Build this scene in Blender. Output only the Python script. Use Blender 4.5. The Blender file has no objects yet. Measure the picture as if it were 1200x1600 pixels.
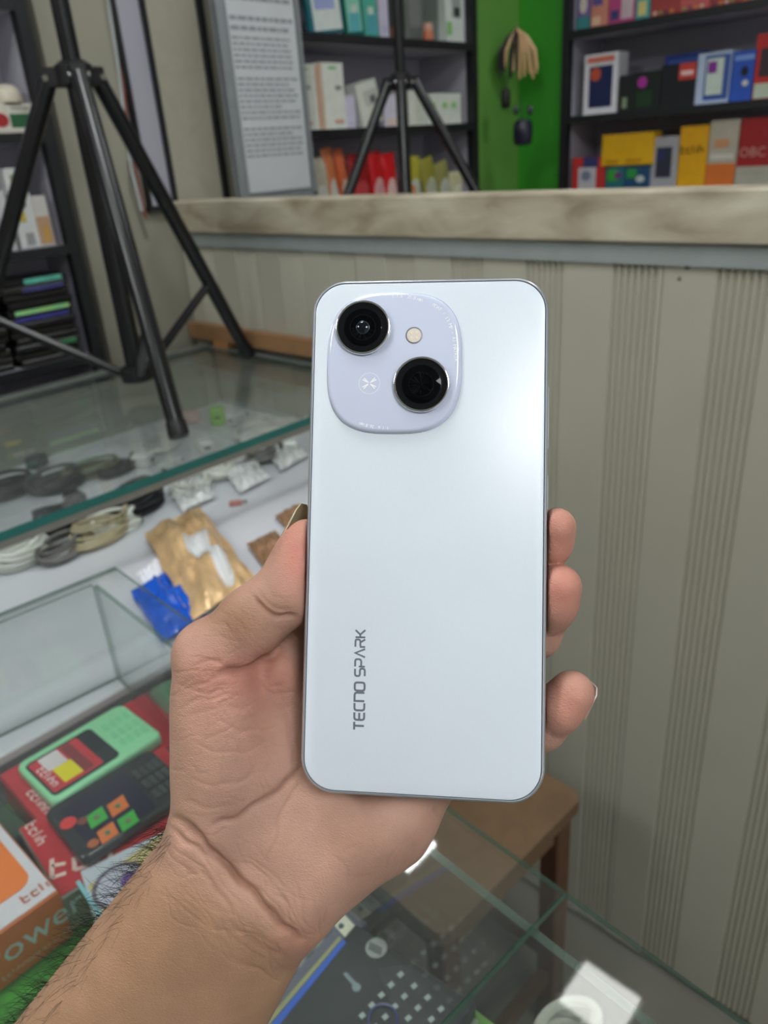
import bpy, bmesh, math, random
import numpy as np
from mathutils import Matrix, Vector, noise as mnoise
random.seed(7)
SC = bpy.context.scene
COL = SC.collection

# ---------------------------------------------------------------- camera
F = 1200.0                       # focal length in pixels of the 1200x1600 frame
CZ = 1.50                        # eye height above the floor
_D = np.array([190, 2550, 1200.0]); _D /= np.linalg.norm(_D)
_A = np.array([1250, -657, 1200.0]); _A -= _D * (_A @ _D); _A /= np.linalg.norm(_A)
_B = np.cross(-_D, _A)
RW = np.array([_A, _B, -_D])     # camera space (right, down, forward) -> room space
EYE = np.array([0, 0, CZ])

def ray(px, py): return RW @ np.array([(px - 600) / F, (py - 800) / F, 1.0])
def at(px, py, axis, val):       # point on the room plane axis=val that is seen at a pixel
    r = ray(px, py); v = val - EYE[axis]
    return EYE + r * (v / r[axis])
def cam2world(v): return EYE + np.asarray(v) @ RW.T     # metres in camera space

cam_data = bpy.data.cameras.new('camera')
cam = bpy.data.objects.new('camera', cam_data); COL.objects.link(cam)
_c0, _c1, _c2 = RW[:, 0], -RW[:, 1], -RW[:, 2]
cam.matrix_world = Matrix(((_c0[0], _c1[0], _c2[0], 0), (_c0[1], _c1[1], _c2[1], 0), (_c0[2], _c1[2], _c2[2], CZ), (0, 0, 0, 1)))
cam_data.sensor_fit = 'HORIZONTAL'; cam_data.sensor_width = 36.0; cam_data.lens = 36.0 * F / 1200.0
cam_data.clip_start = 0.01; cam_data.clip_end = 50
cam_data.dof.use_dof = True; cam_data.dof.focus_distance = 0.246; cam_data.dof.aperture_fstop = 20.0
SC.camera = cam

# ---------------------------------------------------------------- world, exposure
world = bpy.data.worlds.new('world'); SC.world = world; world.use_nodes = True
_bg = world.node_tree.nodes['Background']
_bg.inputs[0].default_value = (0.93, 0.975, 1.0, 1); _bg.inputs[1].default_value = 0.55
SC.view_settings.view_transform = 'Standard'; SC.view_settings.look = 'None'
SC.view_settings.gamma = 1.0; SC.view_settings.use_curve_mapping = False
SC.view_settings.exposure = 0.22
SC.cycles.transparent_max_bounces = 32; SC.cycles.max_bounces = 10
SC.cycles.caustics_reflective = False; SC.cycles.caustics_refractive = False
LAMP_POWER = 22.0                # emission strength of the ceiling panels

# ---------------------------------------------------------------- materials
def lin(c):
    out = []
    for v in c[:3]:
        v = v / 255.0
        out.append(v / 12.92 if v <= 0.04045 else ((v + 0.055) / 1.055) ** 2.4)
    return (*out, 1.0)
MATS = {}
def mat(name, col, rough=0.5, metal=0.0, var=0.06, vscale=40, bump=0.0, bscale=200, emit=0.0, spec=0.5, coat=0.0, col2=None, dist=0.0):
    if name in MATS: return MATS[name]
    m = bpy.data.materials.new(name); m.use_nodes = True
    nt = m.node_tree; p = nt.nodes['Principled BSDF']
    p.inputs['Roughness'].default_value = rough; p.inputs['Metallic'].default_value = metal
    p.inputs['Specular IOR Level'].default_value = spec; p.inputs['Coat Weight'].default_value = coat
    tc = nt.nodes.new('ShaderNodeTexCoord')
    n = nt.nodes.new('ShaderNodeTexNoise'); n.inputs['Scale'].default_value = vscale; n.inputs['Detail'].default_value = 4
    n.inputs['Distortion'].default_value = dist
    nt.links.new(tc.outputs['Object'], n.inputs['Vector'])
    mx = nt.nodes.new('ShaderNodeMix'); mx.data_type = 'RGBA'
    a = lin(col)
    b = lin(col2) if col2 else tuple(min(1, x * (1 + 3 * var)) for x in a[:3]) + (1,)
    a2 = a if col2 else tuple(x * (1 - 2 * var) for x in a[:3]) + (1,)
    mx.inputs[6].default_value = a2; mx.inputs[7].default_value = b
    nt.links.new(n.outputs['Fac'], mx.inputs[0]); nt.links.new(mx.outputs[2], p.inputs['Base Color'])
    if bump:
        n2 = nt.nodes.new('ShaderNodeTexNoise'); n2.inputs['Scale'].default_value = bscale; n2.inputs['Detail'].default_value = 3
        nt.links.new(tc.outputs['Object'], n2.inputs['Vector'])
        bp = nt.nodes.new('ShaderNodeBump'); bp.inputs['Strength'].default_value = bump; bp.inputs['Distance'].default_value = 0.002
        nt.links.new(n2.outputs['Fac'], bp.inputs['Height']); nt.links.new(bp.outputs[0], p.inputs['Normal'])
    if emit:
        p.inputs['Emission Color'].default_value = a; p.inputs['Emission Strength'].default_value = emit
    MATS[name] = m
    return m
def c(col, rough=0.45, **k):      # a plain printed / plastic colour
    return mat('paint_%d_%d_%d_%d' % (*col[:3], int(rough * 100)), col, rough, **k)
def glass(name, tint=(0.935, 0.955, 0.942), dust=0.03, rough=0.0, ior=1.5):
    if name in MATS: return MATS[name]
    m = bpy.data.materials.new(name); m.use_nodes = True; nt = m.node_tree
    nt.nodes.remove(nt.nodes['Principled BSDF'])
    out = nt.nodes['Material Output']
    tr = nt.nodes.new('ShaderNodeBsdfTransparent'); tr.inputs[0].default_value = (*tint, 1)
    gl = nt.nodes.new('ShaderNodeBsdfGlossy'); gl.inputs['Roughness'].default_value = rough
    df = nt.nodes.new('ShaderNodeBsdfDiffuse'); df.inputs[0].default_value = (0.62, 0.66, 0.62, 1)
    fr = nt.nodes.new('ShaderNodeFresnel')
    ge = nt.nodes.new('ShaderNodeNewGeometry'); im = nt.nodes.new('ShaderNodeMapRange')     # thin sheet: same reflectance on both faces
    im.inputs[3].default_value = ior; im.inputs[4].default_value = 1 / ior
    nt.links.new(ge.outputs['Backfacing'], im.inputs[0]); nt.links.new(im.outputs[0], fr.inputs[0])
    tc = nt.nodes.new('ShaderNodeTexCoord')
    n = nt.nodes.new('ShaderNodeTexNoise'); n.inputs['Scale'].default_value = 14; n.inputs['Detail'].default_value = 6
    nt.links.new(tc.outputs['Object'], n.inputs['Vector'])
    mr = nt.nodes.new('ShaderNodeMapRange'); mr.inputs[1].default_value = 0.3; mr.inputs[2].default_value = 0.75
    mr.inputs[3].default_value = dust * 0.3; mr.inputs[4].default_value = dust * 1.8
    nt.links.new(n.outputs['Fac'], mr.inputs[0])
    m1 = nt.nodes.new('ShaderNodeMixShader'); m2 = nt.nodes.new('ShaderNodeMixShader')
    nt.links.new(mr.outputs[0], m1.inputs[0]); nt.links.new(tr.outputs[0], m1.inputs[1]); nt.links.new(df.outputs[0], m1.inputs[2])
    nt.links.new(fr.outputs[0], m2.inputs[0]); nt.links.new(m1.outputs[0], m2.inputs[1]); nt.links.new(gl.outputs[0], m2.inputs[2])
    nt.links.new(m2.outputs[0], out.inputs[0])
    MATS[name] = m
    return m

# ---------------------------------------------------------------- object helpers
def nrm(v): v = np.asarray(v, float); return v / np.linalg.norm(v)
def thing(name, loc, label, cat, group=None):
    o = bpy.data.objects.new(name, None); COL.objects.link(o); o.location = tuple(loc); o.empty_display_size = 0.02
    o['label'] = label; o['category'] = cat
    if group: o['group'] = group
    return o
def tag(o, label, cat, group=None):
    o['label'] = label; o['category'] = cat
    if group: o['group'] = group
    return o
def structure(o): o['kind'] = 'structure'; return o
def world_loc(o):
    l = Vector(o.location)
    while o.parent: o = o.parent; l += o.location
    return np.array(l)
class MB:
    """collects shapes given in room coordinates; build() links them as one mesh object"""
    def __init__(s): s.v = []; s.f = []; s.m = []
    def add(s, verts, faces, mi=0):
        b = len(s.v); s.v += [tuple(map(float, q)) for q in verts]
        for fc in faces: s.f.append(tuple(b + i for i in fc)); s.m.append(mi)
        return s
    def box(s, ctr, size, ax=None, mi=0, side=None, bev=0.0):
        """ax: 3 rows of unit axes; side: material index for the faces around axis 2"""
        ax = np.eye(3) if ax is None else np.asarray(ax, float)
        h = np.asarray(size, float) / 2
        if bev > 0:
            b = min(bev, h.min() * 0.9); vs = []; idx = {}
            for sx in (-1, 1):
                for sy in (-1, 1):
                    for sz in (-1, 1):
                        for k in range(3):
                            q = np.array([sx, sy, sz]) * h
                            for j in range(3):
                                if j != k: q[j] -= np.sign(q[j]) * b
                            idx[(sx, sy, sz, k)] = len(vs); vs.append(ctr + q @ ax)
            fs = []
            S = (-1, 1)
            for k in range(3):
                i, j = (k + 1) % 3, (k + 2) % 3
                for sg in S:
                    def key(a, b2, kk=k):
                        t = [0, 0, 0]; t[k] = sg; t[i] = a; t[j] = b2; return idx[(*t, kk)]
                    q = [key(-1, -1), key(1, -1), key(1, 1), key(-1, 1)]
                    fs.append(q if sg > 0 else q[::-1])
            for k in range(3):           # edge strips parallel to axis k
                i, j = (k + 1) % 3, (k + 2) % 3
                for a in S:
                    for b2 in S:
                        def key(sk, kk):
                            t = [0, 0, 0]; t[k] = sk; t[i] = a; t[j] = b2; return idx[(*t, kk)]
                        q = [key(-1, i), key(1, i), key(1, j), key(-1, j)]
                        fs.append(q if a * b2 < 0 else q[::-1])
            for sx in S:
                for sy in S:
                    for sz in S:
                        q = [idx[(sx, sy, sz, k)] for k in range(3)]
                        fs.append(q if sx * sy * sz > 0 else q[::-1])
            return s.add(vs, fs, mi)
        vs = [ctr + (np.array([x, y, z]) * h) @ ax for x in (-1, 1) for y in (-1, 1) for z in (-1, 1)]
        sm = mi if side is None else side
        s.add(vs, [(0, 2, 6, 4), (1, 5, 7, 3)], mi)
        b = len(s.v) - 8
        for fc in ((0, 1, 3, 2), (4, 6, 7, 5), (0, 4, 5, 1), (2, 3, 7, 6)):
            s.f.append(tuple(b + q for q in fc)); s.m.append(sm)
        return s
    def tube(s, pts, r, n=10, mi=0, closed=False, caps=True):
        pts = [np.asarray(q, float) for q in pts]; N = len(pts)
        rr = r if hasattr(r, '__len__') else [r] * N
        up = np.array([0.31, 0.17, 0.93]); rings = []
        prev = None
        for i in range(N):
            if closed: t = pts[(i + 1) % N] - pts[i - 1]
            else: t = pts[min(i + 1, N - 1)] - pts[max(i - 1, 0)]
            t = nrm(t)
            a = (up if prev is None else prev); a = a - t * (a @ t)
            if np.linalg.norm(a) < 1e-4: a = np.array([1, 0, 0]) - t * t[0]
            a = nrm(a); prev = a; b = np.cross(t, a)
            rings.append([pts[i] + rr[i] * (math.cos(2 * math.pi * k / n) * a + math.sin(2 * math.pi * k / n) * b) for k in range(n)])
        vs = [q for rg in rings for q in rg]; fs = []
        for i in range(N if closed else N - 1):
            j = (i + 1) % N
            for k in range(n): fs.append((i * n + k, i * n + (k + 1) % n, j * n + (k + 1) % n, j * n + k))
        if caps and not closed:
            fs.append(tuple(range(n))[::-1]); fs.append(tuple((N - 1) * n + k for k in range(n)))
        return s.add(vs, fs, mi)
    def lathe(s, base, axis, prof, n=24, mi=0, mis=None, caps=(True, True)):
        """prof: (radius, height) pairs along axis"""
        axis = nrm(axis); a = np.cross(axis, [0.2, 0.9, 0.31]); a = nrm(a); b = np.cross(axis, a)
        vs = []
        for (r, h) in prof:
            for k in range(n):
                t = 2 * math.pi * k / n
                vs.append(np.asarray(base) + axis * h + r * (math.cos(t) * a + math.sin(t) * b))
        base_i = len(s.v); s.v += [tuple(map(float, q)) for q in vs]
        for i in range(len(prof) - 1):
            for k in range(n):
                s.f.append((base_i + i * n + k, base_i + i * n + (k + 1) % n, base_i + (i + 1) * n + (k + 1) % n, base_i + (i + 1) * n + k))
                s.m.append(mis[i] if mis else mi)
        if caps[0]: s.f.append(tuple(base_i + k for k in range(n))[::-1]); s.m.append(mis[0] if mis else mi)
        if caps[1]: s.f.append(tuple(base_i + (len(prof) - 1) * n + k for k in range(n))); s.m.append(mis[-1] if mis else mi)
        return s
    def prism(s, poly, d, mi=0, side=None):
        """closed polygon (room points) extruded by vector d"""
        n = len(poly); poly = [np.asarray(q, float) for q in poly]; d = np.asarray(d, float)
        s.add(poly + [q + d for q in poly], [tuple(range(n))[::-1], tuple(range(n, 2 * n))], mi)
        b = len(s.v) - 2 * n
        for k in range(n):
            s.f.append((b + k, b + (k + 1) % n, b + n + (k + 1) % n, b + n + k)); s.m.append(mi if side is None else side)
        return s
    def build(s, name, mats, parent=None, smooth=False, origin=None):
        base = world_loc(parent) if parent is not None else (np.array(origin) if origin is not None else np.mean(np.array(s.v), axis=0))
        me = bpy.data.meshes.new(name)
        me.from_pydata([tuple(np.array(q) - base) for q in s.v], [], s.f)
        for m in (mats if isinstance(mats, (list, tuple)) else [mats]): me.materials.append(m)
        me.polygons.foreach_set('material_index', s.m)
        bm = bmesh.new(); bm.from_mesh(me); bmesh.ops.recalc_face_normals(bm, faces=bm.faces); bm.to_mesh(me); bm.free()
        if smooth:
            me.polygons.foreach_set('use_smooth', [True] * len(me.polygons))
            try: me.set_sharp_from_angle(angle=math.radians(40))
            except Exception: pass
        o = bpy.data.objects.new(name, me); COL.objects.link(o)
        if parent is not None: o.parent = parent
        else: o.location = tuple(base)
        return o
def rrect(w, h, r, n=6):          # rounded rectangle outline
    pts = []
    for (cx, cy, a0) in ((w / 2 - r, h / 2 - r, 0), (-w / 2 + r, h / 2 - r, 90), (-w / 2 + r, -h / 2 + r, 180), (w / 2 - r, -h / 2 + r, 270)):
        for k in range(n + 1):
            a = math.radians(a0 + 90 * k / n); pts.append((cx + r * math.cos(a), cy + r * math.sin(a)))
    return pts
def text_mesh(txt, size, name='print', align='CENTER'):
    cu = bpy.data.curves.new(name, 'FONT'); cu.body = txt; cu.size = size; cu.align_x = align; cu.align_y = 'CENTER'
    cu.extrude = 0.0; cu.resolution_u = 2
    o = bpy.data.objects.new(name, cu); COL.objects.link(o)
    dg = bpy.context.evaluated_depsgraph_get()
    me = bpy.data.meshes.new_from_object(o.evaluated_get(dg))
    vs = [tuple(v.co) for v in me.vertices]; fs = [tuple(q.vertices) for q in me.polygons]
    bpy.data.objects.remove(o); bpy.data.curves.remove(cu); bpy.data.meshes.remove(me)
    return vs, fs
def put_text(mb, txt, size, org, ux, uy, lift=None, mi=0):
    vs, fs = text_mesh(txt, size)
    org = np.asarray(org); ux = nrm(ux); uy = nrm(uy); un = np.cross(ux, uy)
    if lift: org = org + un * lift
    mb.add([org + ux * v[0] + uy * v[1] for v in vs], fs, mi)

def put_scribble(mb, n, size, org, ux, uy, seed=1):
    """a word too small to read: n loose letter shapes made of short bars"""
    rg = random.Random(seed); org = np.asarray(org, float); ux = nrm(ux); uy = nrm(uy); un = np.cross(ux, uy); adv = size * 0.62; x = -adv * n / 2
    def bar(a, b):
        a = org + ux * a[0] + uy * a[1]; b = org + ux * b[0] + uy * b[1]; d = nrm(b - a); w = np.cross(un, d) * size * 0.065
        mb.add([a - w, b - w, b + w, a + w], [(0, 1, 2, 3)])
    for k in range(n):
        h = size * (0.72 if k == 0 or rg.random() < 0.25 else 0.5); y0 = -size * 0.3; w_ = adv * 0.62
        bar((x, y0), (x, y0 + h))
        if rg.random() < 0.7: bar((x, y0 + size * 0.45), (x + w_, y0 + size * (0.45 - 0.1 * rg.random())))
        if rg.random() < 0.6: bar((x + w_, y0 + size * 0.45), (x + w_, y0))
        if rg.random() < 0.5: bar((x, y0), (x + w_, y0))
        x += adv
# ================================================================ the room
ZC = CZ - 0.3757                 # glass counter tops
ZB = CZ - 0.500                  # white board / tops of the boxes in the near case
XP = 1.018                       # face of the ribbed partition
CEIL = 2.72
def plane_box(name, lo, hi, m):
    lo = np.array(lo, float); hi = np.array(hi, float)
    return structure(MB().box((lo + hi) / 2, hi - lo).build(name, m))
plane_box('floor', (-2.4, -2.6, -0.05), (2.9, 1.9, 0), mat('floor_tile', (128, 122, 112), 0.35, var=0.08, vscale=6))
plane_box('ceiling', (-2.4, -2.6, CEIL), (2.9, 1.9, CEIL + 0.05), mat('ceiling_paint', (225, 226, 222), 0.8, var=0.02))
wall_m = mat('beige_wall', (150, 147, 132), 0.75, var=0.05, vscale=7, bump=0.05)
plane_box('wall_back', (-2.4, 1.70, 0), (2.9, 1.78, CEIL), wall_m)
plane_box('wall_right', (2.42, -2.6, 0), (2.50, 1.70, CEIL), wall_m)
plane_box('wall_left', (-2.4, -2.6, 0), (-2.32, 1.70, CEIL), wall_m)
# the bare pier between the accessory shelf and the partition stands a little proud of the back wall
plane_box('wall_pier', (0.80, 1.575, 0), (1.345, 1.70, CEIL), wall_m)

# ribbed sandwich-panel partition: each panel sheet is one piece
part_m = mat('panel_paint', (174, 171, 155), 0.5, var=0.025, vscale=9, bump=0.03, bscale=120)
wp = thing('wall_partition', (XP, 0.6, 0), '', ''); del wp['label']; del wp['category']; structure(wp)
PITCH, BAND = 0.142, 0.0675
def sheet(y0, y1, z0, z1):
    prof = []
    k = math.floor((y0 - 0.454) / PITCH) - 1
    prof.append((y0, 0.0))
    while 0.454 + k * PITCH < y1:
        b0 = 0.454 + k * PITCH
        for i in range(7):
            g = b0 + BAND * (i + 0.5) / 7; w = BAND / 7
            for dy, dx in ((-0.42, 0), (-0.16, 0.0042), (0.12, 0.0042), (0.42, 0)):
                yy = g + dy * w
                if y0 < yy < y1: prof.append((yy, dx))
        k += 1
    prof.append((y1, 0.0))
    mb = MB(); n = len(prof); vs = []
    for (y, dx) in prof: vs += [(XP + dx, y, z0), (XP + dx, y, z1)]
    for y in (y1, y0): vs += [(XP + 0.045, y, z0), (XP + 0.045, y, z1)]
    N = n + 2
    mb.add(vs, [(2 * i, 2 * i + 1, 2 * ((i + 1) % N) + 1, 2 * ((i + 1) % N)) for i in range(N)])
    mb.add(vs, [tuple(2 * i for i in range(N)), tuple(2 * i + 1 for i in range(N))[::-1]])
    return mb
ys = [-1.6, -0.6875, 0.4475, 1.02, 1.565]
for a, b in zip(ys[:-1], ys[1:]): sheet(a + 0.0006, b - 0.0006, 0.03, CZ - 0.150).build('panel', part_m, wp)
MB().box((XP + 0.018, 0.0, CZ - 0.1475), (0.047, 3.1, 0.026)).build('metal_channel', mat('galvanised', (150, 157, 155), 0.42, 0.15, var=0.05, vscale=20), wp)
wood_m = mat('batten_wood', (150, 112, 76), 0.6, var=0.12, vscale=30, dist=1.0)
MB().box((XP - 0.012, 1.34, ZC + 0.032), (0.022, 0.44, 0.032)).build('wood_batten', wood_m, wp)
MB().box((XP - 0.014, 1.44, ZC + 0.006), (0.024, 0.05, 0.02)).build('wood_block', mat('block_wood', (176, 124, 74), 0.6, var=0.1), wp)
nail = MB()
for (px, py, r) in ((1074, 416, 0.0042), (1062, 435, 0.0022)):
    p = at(px, py, 0, XP); nail.lathe(p + np.array([0.001, 0, 0]), (-1, 0, 0), [(r, 0), (r * 0.8, 0.003), (r * 0.3, 0.004)], 12)
nail.build('screw', mat('rust', (70, 62, 50), 0.7), wp)
# worn timber beam on top of the partition
beam = bpy.data.materials.new('worn_beam'); beam.use_nodes = True
nt = beam.node_tree; pb = nt.nodes['Principled BSDF']; pb.inputs['Roughness'].default_value = 0.62
tc = nt.nodes.new('ShaderNodeTexCoord'); mp = nt.nodes.new('ShaderNodeMapping'); mp.inputs['Scale'].default_value = (14, 5, 16)
n1 = nt.nodes.new('ShaderNodeTexNoise'); n1.inputs['Scale'].default_value = 1.6; n1.inputs['Detail'].default_value = 7; n1.inputs['Distortion'].default_value = 0.5
cr = nt.nodes.new('ShaderNodeValToRGB')
for pos, col in ((0.30, (140, 128, 106)), (0.45, (168, 158, 136)), (0.60, (186, 178, 156)), (0.75, (203, 196, 176))):
    e = cr.color_ramp.elements.new(pos); e.color = lin(col)
cr.color_ramp.elements.remove(cr.color_ramp.elements[0]); cr.color_ramp.elements.remove(cr.color_ramp.elements[-1])
nt.links.new(tc.outputs['Object'], mp.inputs[0]); nt.links.new(mp.outputs[0], n1.inputs['Vector'])
nt.links.new(n1.outputs['Fac'], cr.inputs[0]); nt.links.new(cr.outputs[0], pb.inputs['Base Color'])
structure(MB().box((XP + 0.017, 0.0, CZ - 0.1005), (0.062, 3.12, 0.0645), bev=0.003).build('trim_1', beam))

# green corner: two painted boards meeting in an inside corner
gc = thing('wall_corner', (2.1, 1.4, 0), '', ''); del gc['label']; del gc['category']; structure(gc)
MB().box((2.10, 1.52, 1.36), (0.20, 0.12, 2.7)).build('board', mat('green_olive', (96, 146, 66), 0.45, var=0.05, vscale=5), gc)
MB().box((2.25, 1.38, 1.36), (0.10, 0.19, 2.7)).build('board', mat('green_bright', (58, 150, 44), 0.45, var=0.05, vscale=5), gc)

# ---------------------------------------------------------------- lamps (ceiling panels, out of view; seen in the glass)
lamp_emit = mat('lamp_diffuser', (246, 249, 250), 0.5, var=0.0, emit=LAMP_POWER)
lamp_soft = mat('lamp_diffuser_small', (250, 250, 246), 0.5, var=0.0, emit=LAMP_POWER * 0.36)
lamp_frame = mat('lamp_frame', (235, 235, 235), 0.4)
def ceiling_lamp(x, y, w, l, label, em=None):
    t = thing('ceiling_lamp', (x, y, CEIL), label, 'lamp', 'square ceiling lamps')
    MB().box((x, y, CEIL - 0.014), (w + 0.03, l + 0.03, 0.028), bev=0.004).build('frame', lamp_frame, t)
    MB().box((x, y, CEIL - 0.031), (w, l, 0.006)).build('diffuser', em or lamp_emit, t)
ceiling_lamp(1.215, 1.205, 0.13, 0.14, 'small square ceiling lamp over the far end of the partition')
ceiling_lamp(1.17, 0.52, 0.13, 0.15, 'small square ceiling lamp over the middle of the partition', lamp_soft)
ceiling_lamp(-0.25, -1.25, 0.60, 0.60, 'large square ceiling lamp behind the viewer')
ceiling_lamp(0.25, 0.55, 0.45, 0.30, 'square ceiling lamp over the glass counters')
ceiling_lamp(-1.2, 0.9, 0.50, 0.50, 'square ceiling lamp left of the counters')
ceiling_lamp(1.9, 0.3, 0.30, 0.30, 'square ceiling lamp in front of the phone box shelf')
# ================================================================ glass counters
pane_m = glass('counter_glass', dust=0.045)
pane_n = glass('near_glass', dust=0.012)
teal = mat('glass_edge_teal', (44, 104, 98), 0.12, var=0.10, vscale=12)
teal_l = mat('glass_edge_green', (112, 134, 120), 0.15, var=0.25, vscale=18, col2=(84, 104, 96))
def see_through(m, amount):       # cut glass edges let part of the light pass
    nt = m.node_tree; out = nt.nodes['Material Output']; tr = nt.nodes.new('ShaderNodeBsdfTransparent'); mx = nt.nodes.new('ShaderNodeMixShader')
    tr.inputs[0].default_value = (0.80, 0.90, 0.85, 1); mx.inputs[0].default_value = amount
    nt.links.new(nt.nodes['Principled BSDF'].outputs[0], mx.inputs[1]); nt.links.new(tr.outputs[0], mx.inputs[2]); nt.links.new(mx.outputs[0], out.inputs[0])
see_through(teal_l, 0.5)
edge_n = mat('near_edge_teal', (54, 104, 92), 0.15, var=0.3, vscale=10, col2=(96, 134, 112)); see_through(edge_n, 0.42)
white_board = mat('white_laminate', (206, 208, 214), 0.35, var=0.02, vscale=4)
def pane(name, ctr, size, thin, parent, edge=teal, m=pane_m, ax=None):
    """glass sheet; thin = index of the thin axis, the faces round it take the edge material"""
    ax = np.eye(3) if ax is None else np.asarray(ax, float)
    order = [(thin + 1) % 3, (thin + 2) % 3, thin]
    return MB().box(np.array(ctr, float), np.array(size, float)[order], ax[order], 0, side=1).build(name, [m, edge], parent)
# white cabinet that carries the big showcase and reaches out in front of it
cab = thing('display_cabinet', (0.3, 1.1, 0), 'white laminate cabinet top under the tripod showcase, strewn with cables and packets', 'cabinet')
MB().box((0.315, 1.105, ZB - 0.006), (1.39, 0.85, 0.012), bev=0.002).build('top_board', white_board, cab)
MB().box((0.315, 1.21, (ZB - 0.012) / 2), (1.37, 0.60, ZB - 0.013)).build('body', mat('cabinet_body', (150, 152, 150), 0.5), cab)
# big showcase
sc1 = thing('glass_showcase', (0.3, 1.2, ZB), 'large glass showcase with thick teal-edged top, carrying the tripod', 'showcase')
pane('top_pane', (0.305, 1.205, ZC - 0.006), (1.41, 0.61, 0.012), 2, sc1)
gh = ZC - 0.0125 - ZB
MB().box((0.305, 0.908, ZC - 0.0175), (1.40, 0.012, 0.010)).build('edge_reflect_strip', mat('edge_reflect_strip', (126, 124, 114), 0.5), sc1)  # grey strip stands in for the reflecting band at the glass's lower edge
MB().box((0.305, 1.475, ZB + gh / 2 + 0.0003), (1.36, 0.010, gh)).build('back_board', mat('case_back', (150, 155, 142), 0.5, var=0.06, vscale=6), sc1)
pane('side_pane', (0.992, 1.205, ZB + gh / 2 + 0.0003), (0.006, 0.53, gh), 0, sc1, teal_l)
rail = mat('aluminium_rail', (150, 155, 150), 0.35, 0.6)
MB().box((0.305, 1.498, ZC + 0.003), (1.40, 0.020, 0.0055)).build('edge_strip', rail, sc1)
MB().box((0.999, 1.205, ZC + 0.002), (0.018, 0.56, 0.0035)).build('edge_strip', rail, sc1)
# near counter, turned about 4.5 degrees against the room
ca, sa = math.cos(math.radians(4.5)), math.sin(math.radians(4.5))
NU = np.array([ca, -sa, 0]); NV = np.array([sa, ca, 0]); NAX = np.array([NU, NV, [0, 0, 1.0]])
NO = at(180, 885, 2, ZC)                       # far right corner of the near top
def N(u, v, z): return np.array([NO[0], NO[1], 0]) + NU * u + NV * v + np.array([0, 0, z])
ZF = ZB - 0.052                                 # floor of the near case
sc2 = thing('glass_counter', N(-0.4, -0.5, 0), 'near glass counter with phones inside, below the hand', 'showcase')
vs_ = -0.563                                    # the seam between its two top panes
pane('top_pane', N(-0.45, vs_ / 2 + 0.0003, ZC - 0.0025), (0.90, -vs_ - 0.0006, 0.005), 2, sc2, edge_n, pane_n, ax=NAX)
pane('top_pane', N(-0.45, vs_ - 0.30, ZC - 0.0025), (0.90, 0.5994, 0.005), 2, sc2, edge_n, pane_n, ax=NAX)
zt_n = ZC - 0.0055
MB().prism([N(-0.031, v, z) for v, z in ((-1.14, ZF), (-0.040, ZF), (-0.040, ZB + 0.0006), (-0.012, ZB + 0.0006), (-0.012, zt_n), (-1.14, zt_n))], NU * 0.005, side=1).build('side_pane', [pane_n, teal_l], sc2)
wb = zt_n - ZB - 0.0006
pane('back_pane', N(-0.465, -0.008, ZB + 0.0006 + wb / 2), (0.87, 0.005, wb), 1, sc2, teal_l, pane_n, ax=NAX)
MB().box(N(-0.47, -0.24, ZF - 0.011), (0.874, 0.40, 0.02), NAX).build('felt_shelf', mat('green_felt', (62, 140, 46), 0.9, var=0.15, vscale=60, bump=0.4, bscale=900), sc2)
MB().box(N(-0.47, -0.80, ZF - 0.011), (0.874, 0.716, 0.02), NAX).build('dark_shelf', mat('dark_shelf', (66, 70, 66), 0.5, var=0.1), sc2)
MB().box(N(-0.47, -0.60, (ZF - 0.022) / 2), (0.80, 1.06, ZF - 0.024), NAX).build('plinth', mat('plinth', (90, 92, 88), 0.6), sc2)

# ================================================================ wooden stool
st_z = CZ - 0.93
p_r = at(913, 1243, 2, st_z); p_l = at(690, 1470, 2, st_z)
sw = np.linalg.norm(p_l - p_r)
SU = nrm(p_r - p_l); SV = np.array([-SU[1], SU[0], 0]); SAX = np.array([SU, SV, [0, 0, 1.0]])
seat_w = 0.33
sctr = p_r - SU * seat_w / 2 + SV * seat_w / 2
stool = thing('wooden_stool', (sctr[0], sctr[1], 0), 'worn brown wooden stool in front of the ribbed partition', 'stool')
swood = mat('stool_wood', (112, 88, 64), 0.5, var=0.14, vscale=14, dist=2.0)
swood2 = mat('stool_leg_wood', (92, 64, 44), 0.55, var=0.14, vscale=20, dist=1.0)
mb = MB(); o2 = rrect(seat_w, seat_w, 0.02)
mb.prism([sctr + SU * a + SV * b + np.array([0, 0, -0.024]) for a, b in o2], (0, 0, 0.024)).build('seat', swood, stool)
mb = MB()
for s_ in (-1, 1):
    mb.box(np.array([sctr[0], sctr[1], st_z - 0.052]) + SV * s_ * 0.135, (0.25, 0.02, 0.055), SAX)
    mb.box(np.array([sctr[0], sctr[1], st_z - 0.052]) + SU * s_ * 0.135, (0.02, 0.25, 0.055), SAX)
mb.build('apron', swood, stool)
for a in (-1, 1):
    for b in (-1, 1):
        top = np.array([sctr[0], sctr[1], 0]) + SU * a * 0.135 + SV * b * 0.135
        MB().box(top + np.array([0, 0, (st_z - 0.025) / 2]), (0.036, 0.036, st_z - 0.026), SAX, bev=0.003).build('leg', swood2, stool)
for zz in (0.16, 0.20):
    for s_ in (-1, 1):
        d_ = SV if zz == 0.16 else SU
        MB().box(np.array([sctr[0], sctr[1], zz]) + d_ * s_ * 0.135, (0.24, 0.018, 0.03) if zz == 0.16 else (0.018, 0.24, 0.03), SAX).build('stretcher', swood2, stool)

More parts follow.
